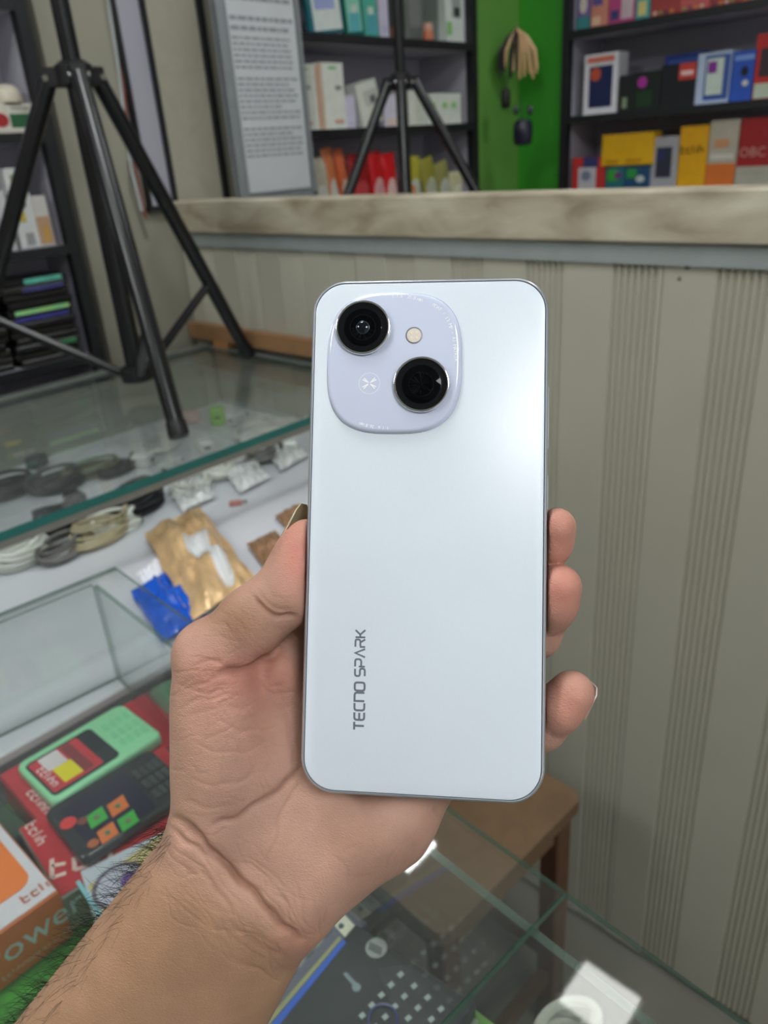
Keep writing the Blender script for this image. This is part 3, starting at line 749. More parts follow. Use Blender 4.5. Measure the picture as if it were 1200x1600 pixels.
# skin folds: (depth mm, half width px, polyline in the view of the palm)
FOLDS = [
 (0.9, 5, [(394, 930), (415, 953), (437, 963), (470, 965)]), (0.4, 4, [(404, 922), (430, 948), (458, 955)]),
 (1.3, 6, [(336, 1056), (369, 1046), (398, 1043), (412, 1034), (440, 1009)]), (0.5, 5, [(300, 1046), (330, 1030), (350, 1040)]),
 (0.35, 4, [(270, 1088), (329, 1062), (395, 1052)]), (0.35, 4, [(276, 1106), (339, 1088), (402, 1083)]), (0.3, 4, [(285, 1125), (340, 1105), (390, 1110)]),
 (0.45, 4, [(395, 1050), (412, 1075), (440, 1085), (470, 1078)]),
 (0.8, 5, [(474, 1192), (448, 1224), (415, 1247), (369, 1277), (326, 1290)]),
 (0.6, 4, [(470, 1216), (455, 1240), (437, 1279), (425, 1321), (412, 1354)]),
 (0.5, 5, [(440, 1105), (452, 1150), (458, 1200)]), (0.3, 4, [(330, 1120), (380, 1140), (440, 1135)]), (0.3, 4, [(300, 1160), (360, 1175), (430, 1160)]),
 (0.3, 5, [(290, 1215), (350, 1225), (420, 1200)]), (0.3, 5, [(280, 1245), (330, 1262), (390, 1250)]),
 (1.5, 7, [(268, 1268), (290, 1292), (333, 1333), (387, 1383), (417, 1421), (454, 1458), (482, 1470)]),
 (0.7, 6, [(262, 1290), (300, 1322), (346, 1352), (395, 1400)]), (0.5, 6, [(300, 1345), (340, 1390), (372, 1440)]),
 (0.6, 5, [(437, 1387), (450, 1429), (462, 1454)]), (0.4, 5, [(466, 1390), (474, 1425), (478, 1450)]),
 (0.5, 7, [(354, 1433), (396, 1475), (458, 1500)]), (0.3, 6, [(330, 1450), (370, 1500), (430, 1530)]),
 (0.25, 4, [(540, 1390), (560, 1370), (590, 1362)]), (0.3, 4, [(520, 1330), (540, 1360), (545, 1385)]), (0.25, 4, [(600, 1345), (620, 1320), (650, 1305)]),
 (0.5, 4, [(676, 1258), (680, 1272), (690, 1280)]),
 (0.5, 4, [(856, 994), (872, 996), (884, 988)]), (0.5, 4, [(856, 1140), (866, 1152), (880, 1153)]),
]
disp = np.zeros(len(V)); fold = np.zeros(len(V)); ffac = np.clip(facing * 3, 0, 1)
JIT = np.stack([2.2 * np.sin(PXY[:, 1] * 0.11 + 1.3 * np.sin(PXY[:, 0] * 0.07)), 2.2 * np.sin(PXY[:, 0] * 0.13 + 1.1 * np.sin(PXY[:, 1] * 0.09))], 1)
PJ = PXY + JIT
def curve(pl, n=6):               # Catmull-Rom through the fold's points
    pl = np.array(pl, float); q = np.concatenate([[2 * pl[0] - pl[1]], pl, [2 * pl[-1] - pl[-2]]]); out = []
    for i in range(1, len(q) - 2):
        for t in np.linspace(0, 1, n, endpoint=False):
            out.append(0.5 * ((2 * q[i]) + (-q[i - 1] + q[i + 1]) * t + (2 * q[i - 1] - 5 * q[i] + 4 * q[i + 1] - q[i + 2]) * t ** 2 + (-q[i - 1] + 3 * q[i] - 3 * q[i + 1] + q[i + 2]) * t ** 3))
    out.append(pl[-1]); return np.array(out)
def press(dep, wd, pl, tint=0.9, n=6):
    cv = curve(pl, n); lo = cv.min(0) - 4 * wd; hi = cv.max(0) + 4 * wd
    idx = np.where((PJ > lo).all(1) & (PJ < hi).all(1) & (facing > 0))[0]
    if not len(idx): return
    P_ = PJ[idx]; dm = np.full(len(idx), 1e9); sm = np.zeros(len(idx)); S = len(cv) - 1
    for k in range(S):
        a, b = cv[k], cv[k + 1]; ab = b - a; t = np.clip(((P_ - a) @ ab) / max(ab @ ab, 1e-6), 0, 1)
        d = np.linalg.norm(P_ - (a + t[:, None] * ab), axis=1); m = d < dm; dm[m] = d[m]; sm[m] = (k + t[m]) / S
    e = np.exp(-(dm / wd) ** 2) * np.clip(np.minimum(sm, 1 - sm) / 0.18, 0.12, 1) * ffac[idx]
    disp[idx] += dep * e; fold[idx] = np.maximum(fold[idx], e * min(1, dep * tint))
for (dep, wd, pl) in FOLDS:
    if dep >= 0.7: press(dep, wd * 0.85, pl); press(dep * 0.35, wd * 2.2, pl, 0.3)
    else: press(dep * 0.55, wd * 0.8, pl, 0.8)
frng = np.random.default_rng(12)
def scatter(n, cx_, cy_, sx, sy, ang, spread, dep, lmin=18, lmax=60):
    for _ in range(n):
        x, y = frng.normal(cx_, sx), frng.normal(cy_, sy); a = math.radians(frng.normal(ang, spread)); l = frng.uniform(lmin, lmax); k = frng.normal(0, 0.12) * l
        d = np.array([math.cos(a), math.sin(a)]); nn = np.array([-d[1], d[0]]); q = np.array([x, y])
        press(dep * frng.uniform(0.5, 1.2), frng.uniform(1.7, 2.6), [q - d * l / 2, q + nn * k, q + d * l / 2], 0.9, 3)
scatter(46, 360, 1150, 50, 70, -25, 28, 0.13)
scatter(26, 420, 1150, 40, 60, 60, 25, 0.12)
scatter(26, 330, 1070, 40, 22, -12, 16, 0.16)
scatter(26, 400, 1020, 40, 40, 25, 25, 0.10)
scatter(40, 380, 1430, 60, 45, 38, 9, 0.16, 40, 110)
scatter(26, 330, 1350, 45, 40, 45, 12, 0.14, 30, 90)
scatter(30, 560, 1330, 70, 45, -40, 18, 0.10)
scatter(16, 450, 1440, 30, 30, 75, 14, 0.18)
scatter(30, 390, 985, 40, 30, 45, 10, 0.09)
scatter(24, 880, 930, 16, 90, 20, 25, 0.06, 10, 24)
V = V - NRM * disp[:, None]
# soft swellings of the thumb heel and tendons at the wrist
NRM = vnormals(V)
for (px, py, sx, sy, h) in ((345, 1170, 60, 70, 0.8), (600, 1310, 60, 45, 0.8), (330, 1460, 26, 70, 0.7), (395, 1500, 22, 60, -0.5)):
    e = np.exp(-((PXY[:, 0] - px) / sx) ** 2 - ((PXY[:, 1] - py) / sy) ** 2) * np.clip(facing * 3, 0, 1); V = V + NRM * (h * e)[:, None]
WV = cam2world(V / 1000.0)
wrist = cam2world(CP(378, 1380, 290) / 1000)
person = thing('person', wrist, 'bare left hand and forearm reaching in from below, gripping the white phone', 'person')
me = bpy.data.meshes.new('hand'); me.from_pydata([], [], []); 
me.vertices.add(len(WV)); me.vertices.foreach_set('co', (WV - wrist).astype(np.float32).ravel())
me.loops.add(len(Q) * 4); me.loops.foreach_set('vertex_index', Q.ravel().astype(np.int32))
me.polygons.add(len(Q)); me.polygons.foreach_set('loop_start', np.arange(0, len(Q) * 4, 4, dtype=np.int32))
me.polygons.foreach_set('use_smooth', np.ones(len(Q), bool)); me.update(calc_edges=True); me.validate()
# skin tone: tan forearm and outer side, rosy palm and finger pads, redder folds
px_, py_ = PXY[:, 0], PXY[:, 1]
def blob(x, y, sx, sy): return np.exp(-((px_ - x) / sx) ** 2 - ((py_ - y) / sy) ** 2)
tan = np.array(lin((170, 132, 104))[:3]); palm = np.array(lin((186, 145, 126))[:3]); pink = np.array(lin((196, 130, 114))[:3]); dark = np.array(lin((126, 80, 62))[:3]); dors = np.array(lin((152, 112, 84))[:3])
fa = 1 / (1 + np.exp(-((py_ - 1395) + 0.55 * (330 - px_)) / 28))
T = palm[None] * (1 - fa[:, None]) + tan[None] * fa[:, None]
pk = np.clip(1.0 * blob(466, 865, 34, 62) + 0.55 * blob(345, 1055, 60, 40) + 0.55 * blob(425, 1050, 50, 40) + 0.75 * blob(875, 830, 40, 50) + 0.9 * blob(880, 925, 40, 50) + 0.65 * blob(890, 1100, 50, 50) + 0.3 * blob(390, 1120, 90, 70) + 0.35 * blob(470, 1475, 40, 30), 0, 1)
T = T * (1 - pk[:, None]) + pink[None] * pk[:, None]
th = np.clip(0.8 * blob(370, 965, 60, 38), 0, 1); T = T * (1 - th[:, None]) + dors[None] * th[:, None]
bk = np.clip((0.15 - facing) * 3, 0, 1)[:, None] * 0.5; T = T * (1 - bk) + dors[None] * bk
fo = (np.clip(fold, 0, 1) * 0.55)[:, None]; T = T * (1 - fo) + dark[None] * fo
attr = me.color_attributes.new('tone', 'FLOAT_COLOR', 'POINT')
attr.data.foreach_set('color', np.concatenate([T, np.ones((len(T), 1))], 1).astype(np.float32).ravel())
skin = bpy.data.materials.new('skin'); skin.use_nodes = True; nt = skin.node_tree; p_ = nt.nodes['Principled BSDF']
va = nt.nodes.new('ShaderNodeVertexColor'); va.layer_name = 'tone'
tc = nt.nodes.new('ShaderNodeTexCoord')
n1 = nt.nodes.new('ShaderNodeTexNoise'); n1.inputs['Scale'].default_value = 70; n1.inputs['Detail'].default_value = 5
n2 = nt.nodes.new('ShaderNodeTexVoronoi'); n2.feature = 'DISTANCE_TO_EDGE'; n2.inputs['Scale'].default_value = 750
n3 = nt.nodes.new('ShaderNodeTexNoise'); n3.inputs['Scale'].default_value = 420; n3.inputs['Detail'].default_value = 4
mp = nt.nodes.new('ShaderNodeMapping'); mp.inputs['Scale'].default_value = (1.0, 1.0, 2.2); mp.inputs['Rotation'].default_value = (0.4, 0.5, 0.3)
nt.links.new(tc.outputs['Object'], mp.inputs[0])
nt.links.new(tc.outputs['Object'], n1.inputs['Vector'])
for q in (n2, n3): nt.links.new(mp.outputs[0], q.inputs['Vector'])
mr = nt.nodes.new('ShaderNodeMapRange'); mr.inputs[1].default_value = 0.3; mr.inputs[2].default_value = 0.7; mr.inputs[3].default_value = 0.88; mr.inputs[4].default_value = 1.10
nt.links.new(n1.outputs['Fac'], mr.inputs[0])
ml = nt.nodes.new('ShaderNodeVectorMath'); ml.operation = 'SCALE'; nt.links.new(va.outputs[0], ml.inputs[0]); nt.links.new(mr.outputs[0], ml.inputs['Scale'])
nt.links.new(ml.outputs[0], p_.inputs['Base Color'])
b1 = nt.nodes.new('ShaderNodeBump'); b1.inputs['Strength'].default_value = 0.35; b1.inputs['Distance'].default_value = 0.0006
b2 = nt.nodes.new('ShaderNodeBump'); b2.inputs['Strength'].default_value = 0.22; b2.inputs['Distance'].default_value = 0.0007
nt.links.new(n2.outputs['Distance'], b1.inputs['Height']); nt.links.new(n3.outputs['Fac'], b2.inputs['Height'])
nt.links.new(b1.outputs[0], b2.inputs['Normal']); nt.links.new(b2.outputs[0], p_.inputs['Normal'])
p_.inputs['Roughness'].default_value = 0.5; p_.inputs['Specular IOR Level'].default_value = 0.35
p_.inputs['Subsurface Weight'].default_value = 0.12; p_.inputs['Subsurface Radius'].default_value = (1.0, 0.35, 0.2); p_.inputs['Subsurface Scale'].default_value = 0.003
me.materials.append(skin)
hand = bpy.data.objects.new('hand', me); COL.objects.link(hand); hand.parent = person
# nails: curved shells seen nearly edge-on
nail_f = mat('nail_pale', (206, 176, 160), 0.3, var=0.03)
nail_m = mat('nail', (214, 190, 160), 0.25, var=0.03, coat=0.3); nail_free = mat('nail_free_edge', (186, 178, 142), 0.3, var=0.03)
def nail_shell(base, tip, side, r0, r1, half, name='fingernail', free=0.25, tipm=None):
    """plate bent round the finger axis base->tip; side = outward direction of its middle line"""
    base = np.asarray(base); tip = np.asarray(tip); ax_ = nrm(tip - base); s_ = np.asarray(side, float); s_ = nrm(s_ - ax_ * (s_ @ ax_)); b_ = np.cross(ax_, s_)
    mb = MB(); nu, nv = 9, 8; vs = []
    for lay in (0.0, 0.45):
        for i in range(nv + 1):
            t = i / nv; q = base + (tip - base) * t; r = r0 + (r1 - r0) * t - lay
            hw = half * (1 if t < 0.6 else math.sqrt(max(0.02, 1 - ((t - 0.6) / 0.42) ** 2)))
            for j in range(nu + 1):
                a = hw * (2 * j / nu - 1); vs.append(cam2world((q + r * (math.cos(a) * s_ + math.sin(a) * b_)) / 1000))
    fs = []; ms = []; st = (nv + 1) * (nu + 1)
    for i in range(nv):
        for j in range(nu):
            a = i * (nu + 1) + j; quad = (a, a + 1, a + nu + 2, a + nu + 1); k = 1 if i >= nv * (1 - free) else 0
            mb_f = [quad, tuple(q + st for q in quad[::-1])]
            for q in mb_f: fs.append(q); ms.append(k)
    for i in range(nv):
        for j in (0, nu):
            a = i * (nu + 1) + j; fs.append((a, a + nu + 1, a + nu + 1 + st, a + st)); ms.append(1 if i >= nv * (1 - free) else 0)
    for j in range(nu):
        for i in (0, nv):
            a = i * (nu + 1) + j; fs.append((a, a + 1, a + 1 + st, a + st)); ms.append(1 if i else 0)
    mb.v = [tuple(q) for q in vs]; mb.f = fs; mb.m = ms
    return mb.build(name, [nail_m if tipm is None else nail_f, tipm or nail_free], person, True)
nail_shell(CP(464, 880, 258), CP(488, 792, 257), (-0.80, -0.1, 0.62), 9.6, 4.6, 1.05, 'thumbnail', 0.4)
nail_shell(CP(882, 1102, 249), CP(905, 1064, 246.5), (0.86, 0.2, 0.42), 7.8, 6.9, 0.95, free=0.3, tipm=mat('nail_tip', (220, 206, 196), 0.3))
nail_shell(CP(866, 945, 250), CP(876, 902, 246), (0.60, 0.1, 0.85), 8.4, 6.9, 0.85, free=0.2, tipm=nail_f)
nail_shell(CP(862, 850, 250), CP(870, 812, 246), (0.45, 0.1, 0.9), 7.4, 5.8, 0.8, free=0.2, tipm=nail_f)
# fine dark hair along the forearm
rng = np.random.default_rng(3)
down = nrm(np.array([-0.58, 0.80, 0.1]))
cand_e = np.where((py_ > 1285) & (py_ < 1640) & (facing > -0.25) & (facing < 0.12) & (NRM[:, 0] < -0.3))[0]
cand_s = np.where((py_ > 1300) & (py_ < 1640) & (facing > 0.1) & (facing < 0.62) & (NRM[:, 0] < -0.25))[0]
hv, hf = [], []
def hair(i, L, lift, r):
    p = V[i]; n = NRM[i]; d = nrm(n * lift + down * (0.2 + 0.5 * rng.random()) + rng.normal(0, 0.30, 3)); ct = rng.normal(0, 0.5, 3); N_ = 6; pts = [p - n * 0.2]
    for k in range(N_):
        d = nrm(d + ct * 0.16 + down * 0.10 - n * 0.05); pts.append(pts[-1] + d * L / N_)
    for k, q in enumerate(pts):
        t = nrm((pts[min(k + 1, N_)] - pts[max(k - 1, 0)])); a = nrm(np.cross(t, [0.3, 0.2, 0.9])); b = np.cross(t, a); rr = r * (1 - 0.75 * k / N_)
        for m_ in range(3):
            an = 2 * math.pi * m_ / 3; hv.append(q + rr * (math.cos(an) * a + math.sin(an) * b))
    b0 = len(hv) - 3 * (N_ + 1)
    for k in range(N_):
        for m_ in range(3): hf.append((b0 + 3 * k + m_, b0 + 3 * k + (m_ + 1) % 3, b0 + 3 * k + 3 + (m_ + 1) % 3, b0 + 3 * k + 3 + m_))
for i in rng.choice(cand_e, 380): hair(i, rng.uniform(7, 15), rng.uniform(0.7, 1.4), 0.095)
for i in rng.choice(cand_s, 260): hair(i, rng.uniform(5, 11), 0.3, 0.06)
mb = MB(); mb.v = [tuple(q) for q in cam2world(np.array(hv) / 1000)]; mb.f = hf; mb.m = [0] * len(hf)
ah = mb.build('arm_hair', mat('arm_hair', (26, 20, 18), 0.5, var=0.0), person, True); ah['kind'] = 'stuff'; ah['label'] = 'fine dark arm hair'
# ================================================================ shelves and the goods on them
SHB = mat('shelf_black', (24, 25, 28), 0.45, var=0.08)
LIL = mat('lilac_board', (172, 170, 181), 0.6, var=0.03, vscale=5)
def uframe(plane):               # (right, up, outward) of a shelf front
    return (np.array([1.0, 0, 0]), np.array([0, 0, 1.0]), np.array([0, -1.0, 0])) if plane == 'Y' else (np.array([0, -1.0, 0]), np.array([0, 0, 1.0]), np.array([-1.0, 0, 0]))
def on_front(plane, val, px, py):
    p = at(px, py, 1 if plane == 'Y' else 0, val); R_, U_, O_ = uframe(plane); return p @ R_, p[2]
def front_pt(plane, val, r, z):
    R_, U_, O_ = uframe(plane); p = R_ * r; p = p + np.array([0, 0, z]); p[1 if plane == 'Y' else 0] = val; return p
def goods(plane, val, rect, zs, depth, name, label, cat, col, prints=(), group=None, rough=0.4, lean=0.0, text=()):
    """box of goods standing on a shelf: rect = its front in pixels, zs = the shelf surface below it"""
    R_, U_, O_ = uframe(plane)
    ym = rect[1] + 40
    for _k in range(3):          # row half way between the top of the goods and the shelf
        rm_, _ = on_front(plane, val, (rect[0] + rect[2]) / 2, ym); q = RW.T @ (front_pt(plane, val, rm_, zs) - EYE); ym = (rect[1] + 800 + F * q[1] / q[2]) / 2
    r0, _ = on_front(plane, val, rect[0], ym); r1, _ = on_front(plane, val, rect[2], ym)
    rm = (rect[0] + rect[2]) / 2; _, z1 = on_front(plane, val, rm, rect[1])
    w = r1 - r0; h = z1 - zs; z0 = zs + 0.0006
    base = front_pt(plane, val, (r0 + r1) / 2, z0)
    a = math.radians(lean); R2 = R_ * math.cos(a) + U_ * math.sin(a); U2 = U_ * math.cos(a) - R_ * math.sin(a)
    if lean: base = base + U_ * abs(math.sin(a)) * w / 2
    ax_ = np.array([R2, U2, O_])
    t = thing(name, base, label, cat, group)
    MB().box(base + U2 * h / 2 - O_ * depth / 2, (w, h, depth), ax_, bev=0.0015).build('body', c(col, rough), t)
    for k_, pr in enumerate(prints):
        u0, v0, u1, v1, pc = pr[:5]
        ctr = base + R2 * w * ((u0 + u1) / 2 - 0.5) + U2 * h * (v0 + v1) / 2 + O_ * (0.0004 + 0.0005 * k_)
        if len(pr) > 5 and pr[5] == 'o':
            MB().prism([ctr + R2 * w * (u1 - u0) / 2 * math.cos(q * math.pi / 10) + U2 * h * (v1 - v0) / 2 * math.sin(q * math.pi / 10) for q in range(20)], O_ * 0.0006).build('print', c(pc, 0.35), t)
        else:
            MB().box(ctr, (w * (u1 - u0), h * (v1 - v0), 0.0010), ax_).build('print', c(pc, 0.35), t)
    for (tx, u, v, sz, tc_) in text:
        m_ = MB(); (put_scribble if isinstance(tx, int) else put_text)(m_, tx, sz * h, base + R2 * w * (u - 0.5) + U2 * h * v + O_ * (0.0016 + 0.0005 * len(prints)), R2, U2); m_.build('lettering', c(tc_, 0.4), t)
    return t
def shelf_unit(name, plane, val, r0, r1, zs, depth, label, posts=(True, True), z_lo=0.0, z_hi=2.5, back=LIL, thick=0.018):
    R_, U_, O_ = uframe(plane)
    base = front_pt(plane, val, (r0 + r1) / 2, 0) - O_ * depth / 2
    t = thing(name, base, label, 'shelf')
    for on, r in zip(posts, (r0, r1)):
        if on: MB().box(front_pt(plane, val, r, (z_lo + z_hi) / 2) - O_ * 0.012, (0.022, 0.024, z_hi - z_lo), np.array([R_, O_, U_])).build('post', SHB, t)
        MB().box(front_pt(plane, val, r + (0.004 if r == r0 else -0.004), (z_lo + z_hi) / 2) - O_ * (0.024 + (depth - 0.03) / 2), (0.012, depth - 0.03, z_hi - z_lo), np.array([R_, O_, U_])).build('side_panel', back, t)
    MB().box(front_pt(plane, val, (r0 + r1) / 2, (z_lo + z_hi) / 2) - O_ * (depth - 0.004), (r1 - r0, 0.006, z_hi - z_lo), np.array([R_, O_, U_])).build('back_panel', back, t)
    for z in zs:
        s_ = MB().box(front_pt(plane, val, (r0 + r1) / 2, z - thick / 2) - O_ * (depth / 2 - 0.004), (r1 - r0 - 0.03, depth - 0.02, thick), np.array([R_, O_, U_])).build('shelf', LIL, t)
        MB().box(front_pt(plane, val, (r0 + r1) / 2, z - thick / 2) - O_ * 0.001, (r1 - r0 - 0.024, 0.004, thick + 0.002), np.array([R_, O_, U_])).build('edge_band', SHB, s_)
    return t
# ---- right-hand phone shelf (faces left)
XR = 2.165
ZR = [CZ + 0.2595, CZ + 0.0505, CZ - 0.146, CZ + 0.49]
shelf_unit('phone_shelf', 'X', XR, -1.285, -0.25, ZR, 0.20, 'black-edged shelf of phone boxes right of the green corner')
W, K = (222, 222, 226), (26, 28, 32)
g_ = 'boxed phones on the right shelf'
xr = XR + 0.03
goods('X', xr, (912, 84, 964, 0), ZR[1], 0.06, 'phone_box', 'white phone box with a dark blue phone picture, beside the green corner', 'box', W, [(0.17, 0.12, 0.86, 0.80, (34, 42, 84)), (0.2, 0.56, 0.52, 0.78, (196, 86, 62), 'o'), (0.1, 0.86, 0.9, 0.95, (214, 118, 100))], g_)
goods('X', xr, (967, 118, 986, 0), ZR[1], 0.05, 'phone_box', 'narrow black phone box right of the white blue-phone box', 'box', (30, 34, 34), [(0.3, 0.1, 0.7, 0.4, (130, 150, 120))], g_)
goods('X', xr, (987, 112, 1030, 0), ZR[1], 0.06, 'phone_box', 'black phone box with a magenta spot on its picture', 'box', (28, 36, 32), [(0.2, 0.58, 0.55, 0.88, (170, 52, 150), 'o'), (0.2, 0.1, 0.75, 0.5, (34, 62, 38))], g_)
goods('X', xr, (1032, 100, 1086, 0), ZR[1], 0.07, 'phone_box', 'black phone box with a red price tag on its corner', 'box', K, [(0.52, 0.62, 0.99, 0.99, (196, 66, 58)), (0.58, 0.72, 0.92, 0.82, (230, 200, 196))], g_)
goods('X', xr + 0.09, (1036, 84, 1100, 0), ZR[1], 0.06, 'phone_box', 'plain blue phone box standing behind the black one with the red tag', 'box', (40, 62, 142), [(0.1, 0.8, 0.9, 0.9, (70, 96, 170))], g_)
goods('X', xr, (1088, 82, 1140, 0), ZR[1], 0.06, 'phone_box', 'white and blue phone box with a pale green phone picture', 'box', (176, 192, 214), [(0.25, 0.08, 0.98, 0.94, (60, 86, 150)), (0.3, 0.18, 0.8, 0.88, (196, 210, 198)), (0.34, 0.6, 0.6, 0.82, (128, 52, 142))], g_)
goods('X', xr, (1142, 80, 1180, 0), ZR[1], 0.06, 'phone_box', 'bright blue phone box with a small black camera dot', 'box', (44, 84, 176), [(0.4, 0.5, 0.7, 0.7, (24, 26, 40), 'o'), (0.1, 0.82, 0.9, 0.92, (120, 150, 210)), (0.5, 0.3, 0.75, 0.42, (210, 210, 200), 'o')], g_)
goods('X', xr, (1178, 52, 1222, 0), ZR[1], 0.06, 'phone_box', 'tall red phone box at the right edge of the middle shelf', 'box', (186, 44, 44), [(0.2, 0.35, 0.8, 0.78, (58, 44, 50)), (0.1, 0.02, 0.9, 0.25, (180, 190, 168))], g_)
g3 = 'boxes on the lower right shelf'
goods('X', xr - 0.01, (894, 246, 944, 0), ZR[2], 0.05, 'phone_box', 'low red box with a white and blue picture on the lower right shelf', 'box', (190, 52, 48), [(0.2, 0.05, 0.75, 0.7, (190, 188, 196)), (0.35, 0.7, 0.8, 1.0, (52, 60, 110)), (0.3, 0.3, 0.6, 0.6, (120, 130, 150), 'o')], g3)
goods('X', xr - 0.01, (946, 262, 974, 0), ZR[2], 0.05, 'memory_card_box', 'small teal and green box under the flat yellow box', 'box', (40, 110, 120), [(0.1, 0.4, 0.7, 0.9, (60, 160, 60)), (0.5, 0.5, 0.9, 0.8, (120, 60, 130), 'o')], g3)
goods('X', xr - 0.01, (975, 260, 1013, 0), ZR[2], 0.05, 'memory_card_box', 'small dark blue box under the flat yellow box', 'box', (34, 78, 112), [(0.1, 0.5, 0.5, 0.9, (50, 150, 70)), (0.5, 0.3, 0.85, 0.6, (190, 200, 200), 'o')], g3)
_, zy = on_front('X', xr - 0.01, 975, 259.5)
goods('X', xr - 0.012, (940, 209, 1020, 0), zy + 0.001, 0.05, 'yellow_box', 'flat yellow box lying on the small teal boxes', 'box', (222, 172, 28), [(0.1, 0.08, 0.35, 0.2, (190, 140, 20)), (0.5, 0.1, 0.8, 0.2, (190, 140, 20))], g3)
goods('X', xr, (1017, 214, 1058, 0), ZR[2], 0.05, 'phone_box', 'grey white phone box with a dark phone picture on the lower shelf', 'box', (168, 168, 172), [(0.2, 0.22, 0.78, 0.8, (52, 58, 70)), (0.25, 0.55, 0.5, 0.75, (50, 56, 110), 'o')], g3)
goods('X', xr, (1060, 197, 1104, 0), ZR[2], 0.06, 'yellow_box', 'upright yellow box with dark script lettering', 'box', (226, 168, 26), [], g3, text=[(4, 0.5, 0.62, 0.17, (110, 84, 16))])
goods('X', xr, (1106, 188, 1151, 0), ZR[2], 0.06, 'phone_box', 'beige box with an orange lower third beside the upright yellow box', 'box', (184, 178, 160), [(0.0, 0.0, 1.0, 0.36, (214, 116, 52)), (0.2, 0.6, 0.7, 0.72, (206, 150, 110)), (0.1, 0.42, 0.9, 0.5, (210, 206, 196))], g3)
goods('X', xr, (1153, 184, 1212, 0), ZR[2], 0.06, 'phone_box', 'dark red box with a pale lower band at the right end of the lower shelf', 'box', (158, 36, 38), [(0.0, 0.0, 1.0, 0.30, (170, 168, 152))], g3, text=[('OBC', 0.40, 0.5, 0.20, (206, 150, 140))])
g4 = 'toys and packs on the upper right shelf'
goods('X', xr, (902, -40, 922, 0), ZR[0], 0.05, 'gift_pack', 'purple and cream patterned pack at the left end of the upper shelf', 'box', (120, 96, 150), [(0.0, 0.0, 1.0, 0.25, (60, 130, 130)), (0.2, 0.3, 0.8, 0.6, (200, 190, 180), 'o')], g4)
goods('X', xr, (924, -46, 950, 0), ZR[0], 0.05, 'gift_pack', 'orange pink pack on the upper right shelf', 'box', (196, 130, 110), [(0.1, 0.4, 0.7, 0.9, (90, 80, 140)), (0.1, 0.05, 0.6, 0.2, (214, 180, 150))], g4)
goods('X', xr, (952, -40, 992, 0), ZR[0], 0.05, 'gift_pack', 'magenta pink pack on the upper right shelf', 'box', (178, 70, 120), [(0.5, 0.1, 0.95, 0.6, (190, 170, 176)), (0.1, 0.1, 0.4, 0.3, (60, 60, 110))], g4)
goods('X', xr, (994, -44, 1016, 0), ZR[0], 0.05, 'gift_pack', 'slim teal pack between pink and red packs', 'box', (70, 150, 150), [(0.2, 0.1, 0.8, 0.4, (200, 190, 120))], g4)
for i, (a, b, cc, wd) in enumerate(((1018, 1062, (150, 60, 56), 'brick red'), (1064, 1110, (176, 84, 80), 'pale red'), (1112, 1158, (140, 52, 50), 'dark red'), (1160, 1210, (168, 70, 66), 'rusty red'))):
    pr = [(0.1 + 0.2 * k, 0.06, 0.24 + 0.2 * k, 0.16, ((200, 170, 150), (120, 130, 80), (90, 60, 80), (190, 120, 60))[(k + i) % 4], 'o') for k in range(4)]
    goods('X', xr, (a, -40 - 6 * i, b, 0), ZR[0], 0.05, 'gift_pack', wd + ' patterned pack on the upper right shelf', 'box', cc, pr, g4)
# ---- middle shelf (faces the viewer)
YM = 1.462
ZM = [CZ + 0.2485, CZ + 0.0535, CZ - 0.15, CZ + 0.47]
shelf_unit('accessory_shelf', 'Y', YM, 1.325, 1.988, ZM, 0.20, 'black-edged middle shelf behind the far tripod, left of the green corner', posts=(False, True))
ym_ = YM + 0.03
g5 = 'white accessory boxes on the middle shelf'
goods('Y', ym_, (468, 100, 500, 0), ZM[1], 0.05, 'accessory_box', 'tall white box with orange side stripe next to the notice', 'box', (218, 222, 210), [(0.86, 0.02, 1.0, 0.98, (204, 160, 128)), (0.1, 0.9, 0.5, 0.94, (140, 190, 120)), (0.3, 0.62, 0.55, 0.68, (150, 160, 150)), (0.2, 0.08, 0.5, 0.14, (208, 160, 140))], g5)
goods('Y', ym_, (501, 98, 539, 0), ZM[1], 0.05, 'accessory_box', 'tall white box with a small grey print, right of the striped one', 'box', (222, 226, 214), [(0.4, 0.9, 0.7, 0.94, (110, 180, 100)), (0.62, 0.6, 0.86, 0.66, (130, 140, 130)), (0.0, 0.0, 0.1, 1.0, (206, 176, 150)), (0.5, 0.1, 0.85, 0.15, (212, 160, 140))], g5)
goods('Y', ym_, (541, 150, 556, 0), ZM[1], 0.05, 'accessory_box', 'short lilac white box beside the tall white pair', 'box', (206, 202, 220), [(0.2, 0.1, 0.8, 0.2, (190, 190, 205))], g5)
goods('Y', ym_, (566, 132, 598, 0), ZM[1], 0.05, 'accessory_box', 'white box leaning to the left behind the tripod leg', 'box', (216, 220, 208), [(0.3, 0.45, 0.9, 0.8, (190, 196, 186)), (0.55, 0.5, 0.8, 0.66, (96, 100, 96))], g5, lean=12)
goods('Y', ym_, (602, 148, 622, 0), ZM[1], 0.05, 'accessory_box', 'lilac white box right behind the far tripod column', 'box', (204, 200, 212), [(0.1, 0.05, 0.9, 0.25, (216, 196, 180))], g5)
goods('Y', ym_, (634, 142, 665, 0), ZM[1], 0.05, 'accessory_box', 'cream white box between tripod column and green-dotted box', 'box', (212, 216, 202), [(0.5, 0.1, 0.9, 0.9, (198, 204, 188))], g5)
goods('Y', ym_, (667, 146, 721, 0), ZM[1], 0.05, 'accessory_box', 'wide white box with three green dots', 'box', (214, 220, 208), [(0.1, 0.52, 0.25, 0.72, (150, 200, 120), 'o'), (0.42, 0.52, 0.58, 0.72, (150, 200, 120), 'o'), (0.68, 0.52, 0.84, 0.72, (150, 200, 120), 'o')], g5)
g6 = 'packs on the upper middle shelf'
